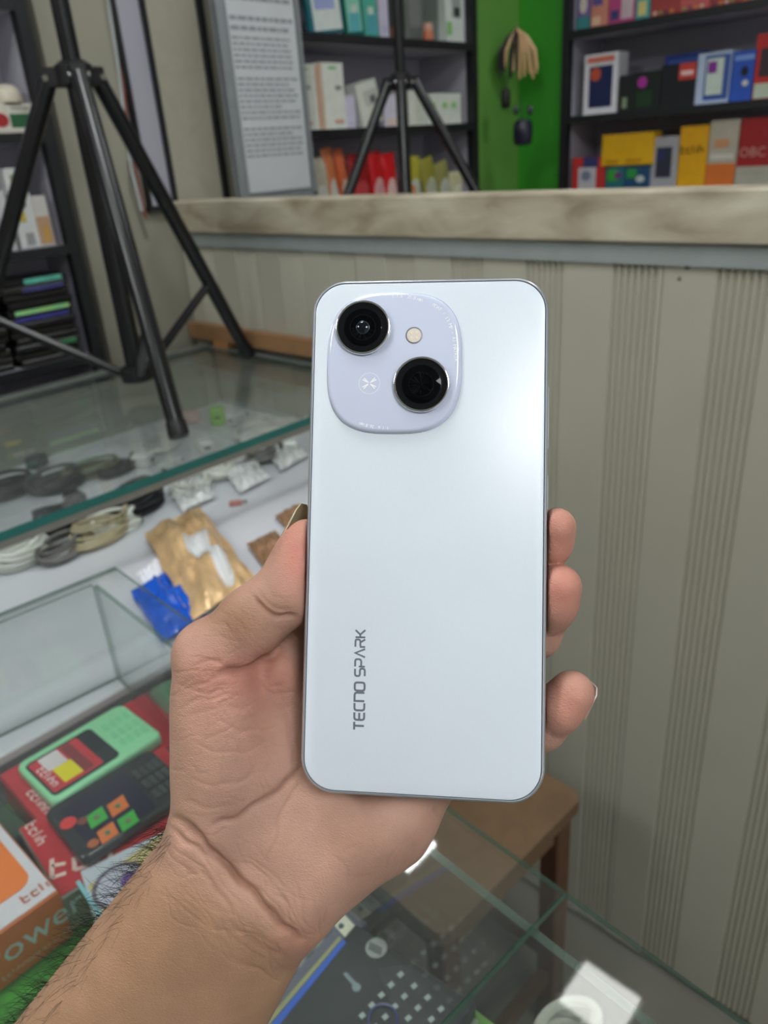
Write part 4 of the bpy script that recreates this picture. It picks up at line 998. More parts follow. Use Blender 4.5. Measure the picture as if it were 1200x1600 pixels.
goods('Y', ym_, (481, -70, 534, 0), ZM[0], 0.015, 'phone_case_pack', 'teal-edged pack with a pale blue picture, leaning', 'pack', (40, 110, 120), [(0.12, 0.04, 0.95, 0.97, (206, 214, 208)), (0.2, 0.3, 0.8, 0.9, (150, 160, 200))], g6, lean=6, rough=0.2)
goods('Y', ym_, (538, -66, 566, 0), ZM[0], 0.015, 'phone_case_pack', 'dark green pack with pale mint picture', 'pack', (24, 96, 84), [(0.12, 0.06, 0.9, 0.95, (130, 196, 172)), (0.2, 0.06, 0.8, 0.3, (90, 170, 176)), (0.4, 0.3, 0.7, 0.4, (190, 200, 190))], g6, lean=5, rough=0.2)
goods('Y', ym_, (569, -62, 590, 0), ZM[0], 0.015, 'phone_case_pack', 'mint green pack right of the dark green one', 'pack', (84, 170, 150), [(0.1, 0.05, 0.9, 0.3, (80, 160, 166)), (0.3, 0.3, 0.7, 0.4, (190, 206, 196))], g6, lean=5, rough=0.2)
goods('Y', ym_, (592, -50, 606, 0), ZM[0], 0.04, 'accessory_box', 'slim lilac box on the upper middle shelf', 'box', (190, 186, 204), [(0.2, 0.1, 0.8, 0.2, (170, 170, 190))], g6)
goods('Y', ym_ + 0.02, (608, -40, 621, 0), ZM[0], 0.04, 'accessory_box', 'dark narrow box with a copper foot beside the tripod column', 'box', (52, 50, 48), [(0.1, 0.0, 0.9, 0.22, (150, 90, 60))], g6)
goods('Y', ym_ + 0.03, (633, -60, 688, 0), ZM[0], 0.05, 'accessory_box', 'broad mottled grey box on the upper middle shelf', 'box', (104, 110, 104), [(0.1, 0.2, 0.4, 0.9, (122, 126, 122)), (0.5, 0.3, 0.9, 0.85, (90, 98, 90)), (0.86, 0.62, 1.0, 0.95, (70, 160, 40))], g6)
q = front_pt('Y', ym_ - 0.012, on_front('Y', ym_ - 0.012, 669, 60)[0], ZM[0] + 0.0005)
cy = thing('cosmetic_tube', q, 'small copper coloured tube standing before the mottled grey box', 'tube')
MB().lathe(q, (0, 0, 1), [(0.013, 0), (0.0135, 0.002), (0.0135, 0.022), (0.012, 0.024)], 20).build('cap', c((190, 110, 74), 0.35), cy, True)
MB().lathe(q + np.array([0, 0, 0.024]), (0, 0, 1), [(0.0125, 0), (0.0125, 0.012), (0.010, 0.016)], 20).build('body', c((198, 150, 130), 0.35), cy, True)
goods('Y', ym_, (697, -70, 726, 0), ZM[0], 0.05, 'accessory_box', 'white box with a green corner and dark picture by the shelf post', 'box', (204, 212, 204), [(0.3, 0.3, 0.75, 0.6, (150, 158, 150)), (0.4, 0.32, 0.7, 0.42, (50, 60, 56)), (0.0, 0.1, 0.25, 0.25, (130, 190, 110))], g6)
# pillow packs on the lower middle shelf
def pouch(name, label, cat, ctr, U_, V_, N_, w, h, thick, m, seed, group=None, crumple=0.004, n=14, parts=None):
    """sealed bag: U,V span it, N is the side facing out; ctr = middle of its back"""
    U_, V_, N_ = nrm(U_), nrm(V_), nrm(N_); ctr = np.asarray(ctr, float)
    vs = []; fs = []
    for lay in (1, -1):
        for i in range(n + 1):
            for j in range(n + 1):
                a, b = 2 * i / n - 1, 2 * j / n - 1
                bulge = max(0.0, (1 - abs(a) ** 2.6) * (1 - abs(b) ** 3.2)) ** 0.6
                nz = mnoise.noise(Vector((a * 2.3 + seed, b * 2.3, seed * 1.7))) + 0.6 * mnoise.noise(Vector((a * 5 + seed, b * 5, 3.1)))
                edge = 0.012 * w * math.sin(9 * b + seed) * (abs(a) > 0.95) 
                hgt = (thick / 2 * bulge * lay + (crumple * nz if lay > 0 else 0) * (0.25 + bulge)) + thick / 2
                if lay < 0: hgt = max(0.0002, thick / 2 - thick / 2 * bulge)
                vs.append(ctr + U_ * (a * w / 2 + edge) + V_ * b * h / 2 + N_ * max(hgt, 0.0004 + (0.0012 if lay > 0 else 0)))
    m1 = n + 1
    for i in range(n):
        for j in range(n):
            a = i * m1 + j; fs.append((a, a + m1, a + m1 + 1, a + 1)); b = a + m1 * m1; fs.append((b, b + 1, b + m1 + 1, b + m1))
    rim = [(i, 0) for i in range(n)] + [(n, j) for j in range(n)] + [(i, n) for i in range(n, 0, -1)] + [(0, j) for j in range(n, 0, -1)]
    for k in range(len(rim)):
        a = rim[k][0] * m1 + rim[k][1]; b = rim[(k + 1) % len(rim)]; b = b[0] * m1 + b[1]; fs.append((a, b, b + m1 * m1, a + m1 * m1))
    t = thing(name, ctr, label, cat, group)
    MB().add(vs, fs).build('bag', m, t, True)
    for (u0, v0, u1, v1, pm, pn) in (parts or ()):
        pv = []; k = 8
        for i in range(k + 1):
            for j in range(k + 1):
                a = u0 + (u1 - u0) * i / k; b = v0 + (v1 - v0) * j / k
                aa, bb = (a - (u0 + u1) / 2) / ((u1 - u0) / 2), (b - (v0 + v1) / 2) / ((v1 - v0) / 2)
                rr = max(abs(aa), abs(bb)); ln = math.hypot(aa, bb) or 1; f_ = rr / ln
                a = (u0 + u1) / 2 + aa * f_ * (u1 - u0) / 2; b = (v0 + v1) / 2 + bb * f_ * (v1 - v0) / 2
                bulge = max(0.0, (1 - abs(a) ** 2.6) * (1 - abs(b) ** 3.2)) ** 0.6
                nz = mnoise.noise(Vector((a * 2.3 + seed, b * 2.3, seed * 1.7))) + 0.6 * mnoise.noise(Vector((a * 5 + seed, b * 5, 3.1)))
                hgt = thick / 2 * bulge + crumple * nz * (0.25 + bulge) + thick / 2 + 0.0012
                pv.append(ctr + U_ * a * w / 2 + V_ * b * h / 2 + N_ * max(hgt, 0.002))
        top = [(i * (k + 1) + j, (i + 1) * (k + 1) + j, (i + 1) * (k + 1) + j + 1, i * (k + 1) + j + 1) for i in range(k) for j in range(k)]
        MB().add(pv, top).build(pn, pm, t, True)
    return t
def hang_pack(x0, y0, x1, label, col, pcol, seed, lean=0.0, name='snack_pack', zshelf=None):
    zs = ZM[2] if zshelf is None else zshelf
    v = ym_
    r0, _ = on_front('Y', v, x0, 270); r1, _ = on_front('Y', v, x1, 270); _, z1 = on_front('Y', v, (x0 + x1) / 2, y0)
    w, h = r1 - r0, z1 - zs
    ctr = np.array([(r0 + r1) / 2, v + 0.02, zs + h / 2 + 0.001])
    a = math.radians(lean); U_ = np.array([math.cos(a), 0, math.sin(a)]); V_ = np.array([-math.sin(a), 0, math.cos(a)])
    if lean: ctr = ctr + np.array([0, 0, abs(math.sin(a)) * w / 2])
    pouch(name, label, 'pack', ctr, U_, V_, (0, -1, 0), w, h, 0.02, mat('film_%s' % name + str(seed), col, 0.22, var=0.08, vscale=60), seed, 'plastic packs on the lower middle shelf', 0.003, 10,
          [(-0.75, -0.95, 0.7, 0.15, mat('film_print' + str(seed), pcol, 0.25, var=0.05), 'print')])
hang_pack(488, 246, 516, 'white and beige pack at the left end of the lower middle shelf', (190, 186, 164), (216, 216, 206), 1)
hang_pack(512, 232, 529, 'white pack with an orange stripe leaning left', (204, 120, 76), (206, 200, 190), 2, 7)
hang_pack(531, 234, 546, 'orange and white pack left of the red packs', (206, 104, 62), (212, 196, 182), 3, 7)
hang_pack(548, 240, 582, 'dark red pack behind the left tripod leg', (150, 24, 32), (190, 70, 70), 4)
hang_pack(580, 238, 603, 'bright red pack left of the far tripod column', (204, 28, 36), (224, 170, 168), 5, 5)
hang_pack(602, 240, 623, 'bright red pack touching the far tripod column', (210, 24, 32), (228, 190, 186), 6, 4)
hang_pack(637, 244, 660, 'yellow topped pack right of the far tripod column', (176, 168, 60), (198, 204, 184), 7)
hang_pack(662, 250, 684, 'olive and white pack leaning among the lower packs', (150, 146, 60), (190, 194, 170), 8, 12)
hang_pack(684, 256, 706, 'pale olive pack leaning beside the right tripod leg', (146, 144, 84), (190, 194, 176), 9, 12)
hang_pack(706, 268, 727, 'small cream pack at the right end of the lower middle shelf', (190, 188, 150), (206, 206, 186), 10)
hang_pack(640, 278, 654, 'small orange pack under the yellow topped pack', (210, 110, 50), (214, 140, 80), 11, name='orange_pack')
# ---- left accessory shelf
YL = 1.56
ZL = [CZ + 0.285, CZ + 0.074, CZ - 0.127, CZ - 0.345]
shelf_unit('accessory_shelf', 'Y', YL, -0.20, 0.768, ZL, 0.13, 'black-framed shelf with earphone boxes at the left, behind the tripod', thick=0.016)
yl = YL + 0.022
g7 = 'earphone boxes on the left shelf'
t = goods('Y', yl, (14, 162, 56, 0), ZL[1], 0.05, 'earphone_box', 'cream earphone box with a green case picture', 'box', (208, 206, 192), [(0.05, 0.2, 0.92, 0.66, (40, 92, 60)), (0.0, 0.0, 1.0, 0.12, (190, 186, 172))], g7, text=[(8, 0.5, 0.84, 0.14, (120, 120, 110))])
goods('Y', yl, (-34, 160, 14, 0), ZL[1], 0.05, 'earphone_box', 'cream earphone box with a red case picture at the frame edge', 'box', (206, 202, 190), [(0.45, 0.22, 0.98, 0.66, (158, 44, 42), 'o'), (0.0, 0.0, 1.0, 0.12, (190, 186, 172))], g7)
q = front_pt('Y', yl, on_front('Y', yl, 24, 160)[0], ZL[1] + 0.0015 + (on_front('Y', yl, 24, 161)[1] - ZL[1]))
dome = MB().lathe(q + np.array([-0.006, 0.022, 0]), (0, 0, 1), [(0.030, 0), (0.0295, 0.012), (0.026, 0.022), (0.017, 0.029), (0.004, 0.031)], 28).build('earphone_case', c((196, 188, 168), 0.4), smooth=True)
tag(dome, 'cream domed earphone case lying on top of the earphone boxes', 'case')
goods('Y', yl, (-40, 300, 18, 0), ZL[2], 0.05, 'earphone_box', 'grey white box with small print on the lower left shelf', 'box', (190, 188, 190), [(0.55, 0.3, 0.8, 0.55, (150, 150, 156)), (0.1, 0.1, 0.9, 0.2, (206, 206, 206))], g7)
goods('Y', yl, (20, 262, 52, 0), ZL[2], 0.05, 'earphone_box', 'white box with dark earphone picture and yellow dot', 'box', (208, 210, 208), [(0.2, 0.5, 0.7, 0.66, (56, 72, 70), 'o'), (0.25, 0.34, 0.5, 0.46, (196, 176, 70)), (0.2, 0.85, 0.9, 0.92, (150, 150, 110)), (0.3, 0.05, 0.7, 0.2, (150, 150, 150))], g7)
goods('Y', yl, (54, 306, 80, 0), ZL[2], 0.05, 'earphone_box', 'small white box with tan picture beside the shelf post', 'box', (200, 196, 190), [(0.1, 0.05, 0.9, 0.6, (180, 146, 116)), (0.4, 0.1, 0.7, 0.4, (190, 150, 70))], g7)
goods('Y', yl, (-30, -40, 20, 0), ZL[0], 0.05, 'earphone_box', 'pale blue box on the top left shelf', 'box', (170, 190, 204), [(0.3, 0.05, 0.9, 0.3, (210, 220, 226))], g7)
# dark stacks of flat phone covers under that shelf
colr = random.Random(5)
labels_col = {(0, 9): ((40, 170, 120), 0.35), (1, 11): ((90, 170, 150), 0.55), (1, 7): ((90, 220, 180), 0.8), (0, 7): ((170, 160, 190), 0.75), (0, 5): ((226, 186, 30), 0.3), (0, 3): ((150, 60, 30), 0.22), (1, 2): ((60, 120, 80), 0.25), (0, 10): ((120, 120, 130), 0.4), (1, 10): ((60, 60, 110), 0.6), (0, 8): ((60, 56, 96), 0.5), (1, 6): ((60, 58, 130), 0.8)}
lname = {(0, 9): 'green', (1, 11): 'pale teal', (1, 7): 'shiny rainbow', (0, 7): 'lilac pink', (0, 5): 'yellow', (0, 3): 'dull orange', (1, 2): 'dark green', (0, 10): 'grey', (1, 10): 'dark blue', (0, 8): 'dim violet', (1, 6): 'violet blue'}
ordn = ['lowest', 'second', 'third', 'fourth', 'fifth', 'sixth', 'seventh', 'eighth', 'ninth', 'tenth', 'eleventh', 'twelfth', 'thirteenth']
cov_m = [mat('cover_black_%d' % k, col, 0.3, var=0.1) for k, col in enumerate(((20, 20, 22), (27, 26, 25), (30, 28, 24)))]
for s_i, (xa, xb) in enumerate(((0.47, 0.598), (0.604, 0.744))):
    z = ZL[3] + 0.0004
    for k in range(12):
        th = 0.0128 + 0.001 * (k % 3); ox = colr.uniform(-0.005, 0.005); y0_ = YL + 0.004 + colr.uniform(0, 0.008)
        lb = '%s flat black phone cover from below in the %s stack under the left shelf' % (ordn[k], ('inner', 'post-side')[s_i])
        if (s_i, k) in lname: lb = 'flat black phone cover with a %s label in the dark stack' % lname[(s_i, k)]
        ctr = np.array([(xa + xb) / 2 + ox, y0_ + 0.045, z + th / 2])
        t = thing('phone_cover', ctr - np.array([0, 0, th / 2]), lb, 'phone cover', 'stacked phone covers')
        MB().box(ctr, (xb - xa - 0.008, 0.085, th - 0.0006), bev=0.0025).build('shell', cov_m[(k + s_i) % 3], t)
        if (s_i, k) in labels_col:
            lc, fr_ = labels_col[(s_i, k)]; sg = 1 if s_i else -1
            MB().box(ctr + np.array([(xb - xa) * (0.5 - fr_ / 2 - 0.08) * (1 if s_i else (0.2 if k in (5, 3) else 1)), -0.0428, 0]), ((xb - xa) * fr_, 0.001, th * 0.62)).build('label', mat('cover_label_%d_%d' % (s_i, k), lc, 0.25, var=0.25, vscale=90, col2=(200, 214, 96) if (s_i, k) == (1, 7) else None), t)
        z += th + 0.0002
# ---- boards on the pier: lilac and cream inserts in a black frame, then the notice
yb = 1.565
def bx(px, py): return at(px, py, 1, yb)
zb_, zt_ = bx(300, 312)[2] - 0.006, CZ + 0.62
xs = [bx(px, 200)[0] for px in (211, 253, 337)]
pn = thing('wall_panel', ((xs[0] + xs[2]) / 2, yb, zb_), 'lilac and cream marble-look panel in a black frame, left of the notice', 'panel')
MB().box(((xs[0] + xs[1]) / 2, yb + 0.004, (zb_ + zt_) / 2), (xs[1] - xs[0], 0.006, zt_ - zb_)).build('lilac_insert', LIL, pn)
MB().box(((xs[1] + xs[2]) / 2, yb + 0.004, (zb_ + zt_) / 2), (xs[2] - xs[1], 0.006, zt_ - zb_)).build('cream_insert', mat('cream_marble', (196, 194, 176), 0.4, var=0.1, vscale=9, dist=3.0, col2=(176, 168, 146)), pn)
for x, w in ((xs[0], 0.006), (xs[1], 0.009), (xs[2], 0.013)):
    MB().box((x, yb - 0.001, (zb_ + zt_) / 2), (w, 0.016, zt_ - zb_)).build('frame_bar', SHB, pn)
MB().box(((xs[0] + xs[2]) / 2, yb - 0.001, zb_ - 0.004), (xs[2] - xs[0] + 0.01, 0.016, 0.011)).build('frame_bar', SHB, pn)
yb = 1.440
n0, n1_ = bx(347, 150)[0], bx(471, 150)[0]; nz0, nz1 = bx(430, 313)[2], CZ + 0.60
nb = thing('notice_board', ((n0 + n1_) / 2, yb - 0.02, nz0), 'grey framed printed notice hung between the cream panel and the middle shelf', 'notice')
alu = mat('notice_frame', (150, 156, 158), 0.4, 0.4)
MB().box(((n0 + n1_) / 2, yb - 0.006, (nz0 + nz1) / 2), (n1_ - n0, 0.012, nz1 - nz0)).build('backing', alu, nb)
for zz_ in (CZ + 0.1, CZ + 0.5): MB().box(((n0 + n1_) / 2 + 0.03, yb + 0.067, zz_), (0.03, 0.134, 0.02)).build('bracket', alu, nb)
MB().box(((n0 + n1_) / 2 + 0.008, yb - 0.0135, (nz0 + nz1) / 2 + 0.006), (n1_ - n0 - 0.040, 0.003, nz1 - nz0 - 0.03)).build('paper', mat('notice_paper', (196, 200, 202), 0.5, var=0.03, vscale=12), nb)
for x, w in ((n0 + 0.007, 0.014), (n1_ - 0.004, 0.008)): MB().box((x, yb - 0.014, (nz0 + nz1) / 2), (w, 0.012, nz1 - nz0)).build('frame_bar', alu, nb)
MB().box(((n0 + n1_) / 2, yb - 0.014, nz0 + 0.005), (n1_ - n0, 0.012, 0.010)).build('frame_bar', alu, nb)
ink = mat('notice_ink', (142, 146, 150), 0.6, var=0.0); rr_ = random.Random(2)
mb = MB(); z = nz1 - 0.03; row = 0
while z > nz0 + 0.085:
    x = n0 + 0.032
    hgt = 0.0075 if z > CZ + 0.24 else 0.0045
    if row % 9 != 8:
        while x < n1_ - 0.03:
            w = rr_.uniform(0.006, 0.022); w = min(w, n1_ - 0.02 - x); mb.box((x + w / 2, yb - 0.0153, z), (w, 0.0006, hgt)); x += w + 0.004
            if rr_.random() < 0.05 and x > n0 + 0.12: break
    z -= hgt * 2.3; row += 1
pr_ = mb.build('print', ink, nb); pr_['kind'] = 'stuff'
MB().box(((n0 + n1_) / 2 + 0.008, yb - 0.0152, nz0 + 0.019), (n1_ - n0 - 0.05, 0.0008, 0.003)).build('border_line', ink, nb)
# wires running down the pier
def wire(pts, r, m, label, name='wire'):
    o = MB().tube(pts, r, 8).build(name, m, smooth=True); tag(o, label, 'wire', 'wires on the pier'); return o
wy = 1.571
def wp_(px, py): return at(px, py, 1, wy)
wire([wp_(168, -40), wp_(172, 20), wp_(183, 90), wp_(196, 200), wp_(204, 260), wp_(222, 330)], 0.0035, c((176, 180, 178), 0.4), 'white cable running down the wall beside the lilac panel')
wire([wp_(175, -40), wp_(180, 20), wp_(190, 100), wp_(197, 170), wp_(206, 235), wp_(228, 340)], 0.0026, c((140, 78, 66), 0.5), 'thin reddish brown cable beside the white wall cable')
wire([wp_(205, 210), wp_(201, 260), wp_(206, 300), wp_(230, 372)], 0.002, c((110, 106, 96), 0.5), 'thin grey wire looping down to the partition corner')
# ---- things hung on the green corner
gx = 2.150
hk = EYE + ray(806, 44) * 2.13
t = thing('strap_bunch', hk, 'bunch of gold and black straps hanging on the green corner', 'straps')
hook = MB().tube([hk + np.array([0.04, 0.02, 0.012]), hk, hk + np.array([-0.008, -0.008, 0.006])], 0.0022, 8).build('hook', chrome, t, True)
gold = mat('strap_gold', (196, 150, 98), 0.4, var=0.2, vscale=60, col2=(222, 190, 150)); kblk = mat('strap_black', (24, 24, 22), 0.5)
rs = random.Random(11)
side = nrm(np.array([1, -1.2, 0])); outw = nrm(np.array([-1, -1, 0.0]))
for k in range(15):
    s_ = -0.052 + 0.0075 * k + rs.uniform(-0.003, 0.003); L = 0.115 + 0.012 * math.sin(k * 1.7) - 0.25 * abs(s_) * (s_ < 0)
    m_ = kblk if k in (0, 1, 2, 4, 5, 7) else gold
    a0 = hk + outw * 0.004
    pts = [a0, a0 + side * s_ * 0.5 + np.array([0, 0, -0.022]) + outw * rs.uniform(0.005, 0.02), a0 + side * s_ * 0.95 + np.array([0, 0, -L * 0.55]) + outw * rs.uniform(0.008, 0.024), a0 + side * s_ * (1.15 if s_ > 0 else 1.0) + np.array([0, 0, -L]) + outw * rs.uniform(0.004, 0.016)]
    MB().tube(pts, [0.002, 0.0038, 0.005, 0.0035], 7).build('strap', m_, t, True)
def hung(px, py, d, prof, m, label, cat, hookpx):
    q = EYE + ray(px, py) * d
    t = thing('pouch_charm' if cat == 'charm' else 'earbud_case', q, label, cat)
    MB().lathe(q, (0, 0, -1), prof, 20).build('body', m, t, True)
    h_ = EYE + ray(*hookpx) * (d + 0.004)
    MB().tube([h_, (h_ + q) / 2 + outw * 0.004, q], 0.0014, 6).build('cord', kblk, t, True)
    return t
hung(790, 140, 2.13, [(0.004, -0.004), (0.011, 0.0), (0.013, 0.012), (0.013, 0.040), (0.009, 0.046)], kblk, 'small black charm hanging under the gold straps', 'charm', (806, 60))
t = hung(817, 187, 2.13, [(0.006, -0.003), (0.022, 0.002), (0.027, 0.014), (0.027, 0.05), (0.023, 0.062), (0.010, 0.066)], mat('navy_case', (30, 32, 50), 0.25), 'dark navy earbud case hanging lowest on the green corner', 'earbud case', (812, 150))
for px in (806, 828):
    q = EYE + ray(px, 172) * 2.125
    MB().lathe(q, (0, 0, 1), [(0.004, -0.012), (0.0085, -0.004), (0.009, 0.004), (0.004, 0.011)], 14).build('earbud', mat('navy_bud', (48, 56, 62), 0.3), t, True)
# ================================================================ goods in and on the counters
def flat(px4, z):
    """rectangle on the level z through four pixels: far-left, far-right, near-right, near-left"""
    P = [at(a, b, 2, z) for a, b in px4]
    U_ = nrm((P[1] - P[0]) + (P[2] - P[3])); V_ = np.array([-U_[1], U_[0], 0])
    ctr = sum(P) / 4; L = (abs((P[1] - P[0]) @ U_) + abs((P[2] - P[3]) @ U_)) / 2; Wd = (abs((P[0] - P[3]) @ V_) + abs((P[1] - P[2]) @ V_)) / 2
    return ctr, U_, V_, L, Wd
def decal(px4, z, m, parent, name='print', th=0.0004):
    return MB().prism([at(a, b, 2, z) for a, b in px4], (0, 0, th)).build(name, m, parent)
def disc(px, py, rpx, z, m, parent, name='print', th=0.0005, n=20):
    ctr = at(px, py, 2, z); r = rpx * np.linalg.norm(ctr - EYE) / F
    return MB().lathe(ctr, (0, 0, 1), [(r, 0), (r * 0.96, th)], n).build(name, m, parent)
def lying_box(px4, z_top, z_bot, name, label, col, side_col=None, group=None, r=0.003, cat='box'):
    ctr, U_, V_, L, Wd = flat(px4, z_top)
    t = thing(name, (ctr[0], ctr[1], z_bot), label, cat, group)
    MB().box(np.array([ctr[0], ctr[1], (z_top + z_bot) / 2]), (L, Wd, z_top - z_bot), np.array([U_, V_, [0, 0, 1]]), bev=0.0015).build('body', c(side_col or col, 0.4), t)
    if side_col: MB().box(np.array([ctr[0], ctr[1], z_top + 0.0003]), (L - 0.003, Wd - 0.003, 0.0008), np.array([U_, V_, [0, 0, 1]])).build('lid_print', c(col, 0.4), t)
    return t, ctr, U_, V_, L, Wd
def slab_phone(px4, z_top, th, name, label, m, rr=0.009, group=None):
    ctr, U_, V_, L, Wd = flat(px4, z_top); zb = z_top - th
    t = thing(name, (ctr[0], ctr[1], zb), label, 'phone', group)
    o_ = rrect(L, Wd, rr); mb = MB(); n = len(o_); prof = [(0.0022, 0), (0.0, 0.003), (0.0, th - 0.003), (0.0010, th - 0.0008), (0.0026, th)]
    vs = []
    for ins, h in prof:
        k1, k2 = (L - 2 * ins) / L, (Wd - 2 * ins) / Wd
        vs += [np.array([ctr[0], ctr[1], zb + h]) + U_ * a * k1 + V_ * b * k2 for a, b in o_]
    fs = [(i * n + k, i * n + (k + 1) % n, (i + 1) * n + (k + 1) % n, (i + 1) * n + k) for i in range(len(prof) - 1) for k in range(n)]
    fs += [tuple(range(n))[::-1], tuple((len(prof) - 1) * n + k for k in range(n))]
    mb.add(vs, fs).build('shell', m, t, True)
    loc = lambda u, v, h=0.0: np.array([ctr[0], ctr[1], z_top + h]) + U_ * u * L / 2 + V_ * v * Wd / 2
    return t, loc, U_, V_, L, Wd
def patch(loc, u0, v0, u1, v1, m, parent, name, h=0.0003, th=0.0006, r=0.0015, U_=None, V_=None, L=1, Wd=1):
    cx_ = loc((u0 + u1) / 2, (v0 + v1) / 2, h); o_ = rrect((u1 - u0) * L / 2, (v1 - v0) * Wd / 2, r, 4)
    return MB().prism([cx_ + U_ * a + V_ * b for a, b in o_], (0, 0, th)).build(name, m, parent)
# --- near case, left: boxes and key phones
red = (186, 44, 50)
b1, *_ = lying_box([(-8, 1214), (235, 1078), (290, 1150), (70, 1290)], ZB - 0.0136, ZF + 0.0005, 'phone_box', 'red phone box under the mint green key phone', red, (150, 40, 44))
m_ = MB(); _c, _u, _v, _l, _w = flat([(-8, 1214), (235, 1078), (290, 1150), (70, 1290)], ZB - 0.0136)
put_scribble(m_, 5, 0.013, _c - _u * (_l / 2 - 0.012) + _v * (-_w * 0.2) + np.array([0, 0, 0.0013]), -_v, _u); m_.build('lettering', c((226, 200, 198), 0.4), b1)
b2_, _c, _u, _v, _l, _w = lying_box([(28, 1298), (262, 1160), (335, 1255), (93, 1402)], ZB - 0.0126, ZF + 0.0005, 'phone_box', 'red phone box with grey sides under the black key phone', red, (128, 134, 122))
m_ = MB(); put_scribble(m_, 4, 0.013, _c - _u * (_l / 2 - 0.010) + _v * _w * 0.30 + np.array([0, 0, 0.0013]), -_v, _u); m_.build('lettering', c((226, 196, 190), 0.4), b2_)
m_ = MB(); put_scribble(m_, 3, 0.028, _c - _u * (_l / 2 - 0.030) - _v * _w * 0.27 + np.array([0, 0, 0.0013]), -_v * 0.35 + _u * 0.94, _v * 0.94 + _u * 0.35); m_.build('lettering', c((226, 196, 186), 0.4), b2_)
mint = mat('mint_plastic', (150, 222, 170), 0.3, var=0.03, coat=0.3)
t, loc, U_, V_, L, Wd = slab_phone([(28, 1190), (197, 1094), (247, 1150), (77, 1262)], ZB, 0.0130, 'key_phone', 'mint green key phone with a red picture on its screen, in the near case', mint)
kw = dict(U_=U_, V_=V_, L=L, Wd=Wd)
patch(loc, -0.92, -0.82, 0.26, 0.72, c((34, 44, 42), 0.08), t, 'screen_glass', r=0.005, **kw)
scr = patch(loc, -0.88, -0.74, -0.02, 0.64, c((196, 58, 62), 0.2), t, 'screen', h=0.0009, th=0.0004, r=0.002, **kw)
patch(loc, -0.72, 0.02, -0.38, 0.62, c((214, 206, 208), 0.25), scr, 'picture', h=0.0013, th=0.0003, r=0.001, **kw)
patch(loc, -0.66, -0.62, -0.34, 0.02, c((226, 214, 34), 0.25), scr, 'picture', h=0.0013, th=0.0003, r=0.001, **kw)
patch(loc, -0.34, -0.66, -0.16, 0.60, c((130, 52, 54), 0.25), scr, 'picture', h=0.0013, th=0.0003, r=0.001, **kw)
m_ = MB(); put_scribble(m_, 5, 0.011, loc(-0.78, -0.16, 0.0018), -V_, U_); m_.build('lettering', c((232, 204, 204), 0.4), t)
mint2 = mat('mint_key', (132, 206, 154), 0.35)
for i in range(4):
    for j in range(3): patch(loc, 0.40 + 0.135 * i, -0.60 + 0.42 * j, 0.50 + 0.135 * i, -0.60 + 0.42 * j + 0.30, mint2, t, 'key', h=-0.0002, th=0.0009, r=0.0014, **kw)
dk = mat('black_plastic', (42, 46, 46), 0.25, var=0.06, coat=0.2)
t, loc, U_, V_, L, Wd = slab_phone([(64, 1268), (240, 1164), (296, 1236), (129, 1346)], ZB, 0.0120, 'key_phone', 'black key phone with orange and green tiles on its screen', dk)
kw = dict(U_=U_, V_=V_, L=L, Wd=Wd)
scr = patch(loc, -0.78, -0.86, 0.36, 0.66, c((24, 26, 46), 0.06), t, 'screen', r=0.003, **kw)
zt_s = ZB + 0.0011
for (px, py, col_) in ((151, 1277, (70, 176, 74)), (184, 1259, (222, 120, 62)), (200, 1282, (70, 176, 74)), (168, 1301, (222, 120, 62))):
    decal([(px - 17, py + 0), (px + 8, py - 17), (px + 18, py + 1), (px - 8, py + 19)], zt_s, c(col_, 0.2), scr, 'tile')
    disc(px, py, 4, zt_s + 0.0005, c((120, 120, 96) if col_[0] < 100 else (90, 130, 90), 0.3), scr, 'icon')
disc(107, 1286, 11, ZB + 0.0012, c((214, 66, 64), 0.3), t, 'speaker_dot')
disc(129, 1283, 7, zt_s, c((130, 70, 56), 0.3), scr, 'icon'); disc(146, 1318, 8, zt_s, c((176, 100, 60), 0.3), scr, 'icon')
kk = mat('black_key', (62, 70, 66), 0.3, var=0.05)
for i in range(4):
    for j in range(3): patch(loc, 0.46 + 0.125 * i, -0.66 + 0.44 * j, 0.555 + 0.125 * i, -0.66 + 0.44 * j + 0.33, kk, t, 'key', h=-0.0002, th=0.0011, r=0.0014, **kw)
# ring box
t, _c, _u, _v, _l, _w = lying_box([(118, 1378), (262, 1282), (335, 1380), (157, 1440)], ZB - 0.012, ZF + 0.0005, 'ring_box', 'pale blue box with beige band and purple ring, beside the wrist', (196, 204, 214), (150, 160, 150))
zr = ZB - 0.0110
decal([(118, 1379), (124, 1375), (163, 1433), (157, 1439)], zr, c((140, 196, 206), 0.35), t, 'edge_print')
decal([(137, 1385), (262, 1297), (322, 1376), (166, 1429)], zr, c((206, 190, 134), 0.4), t, 'band_print')
disc(188, 1382, 37, zr + 0.0006, c((110, 106, 120), 0.3), t, 'ring_print'); disc(189, 1383, 32, zr + 0.0013, c((196, 196, 214), 0.3), t, 'ring_fill'); disc(203, 1374, 12, zr + 0.002, c((132, 96, 176), 0.3), t, 'ring_spot')
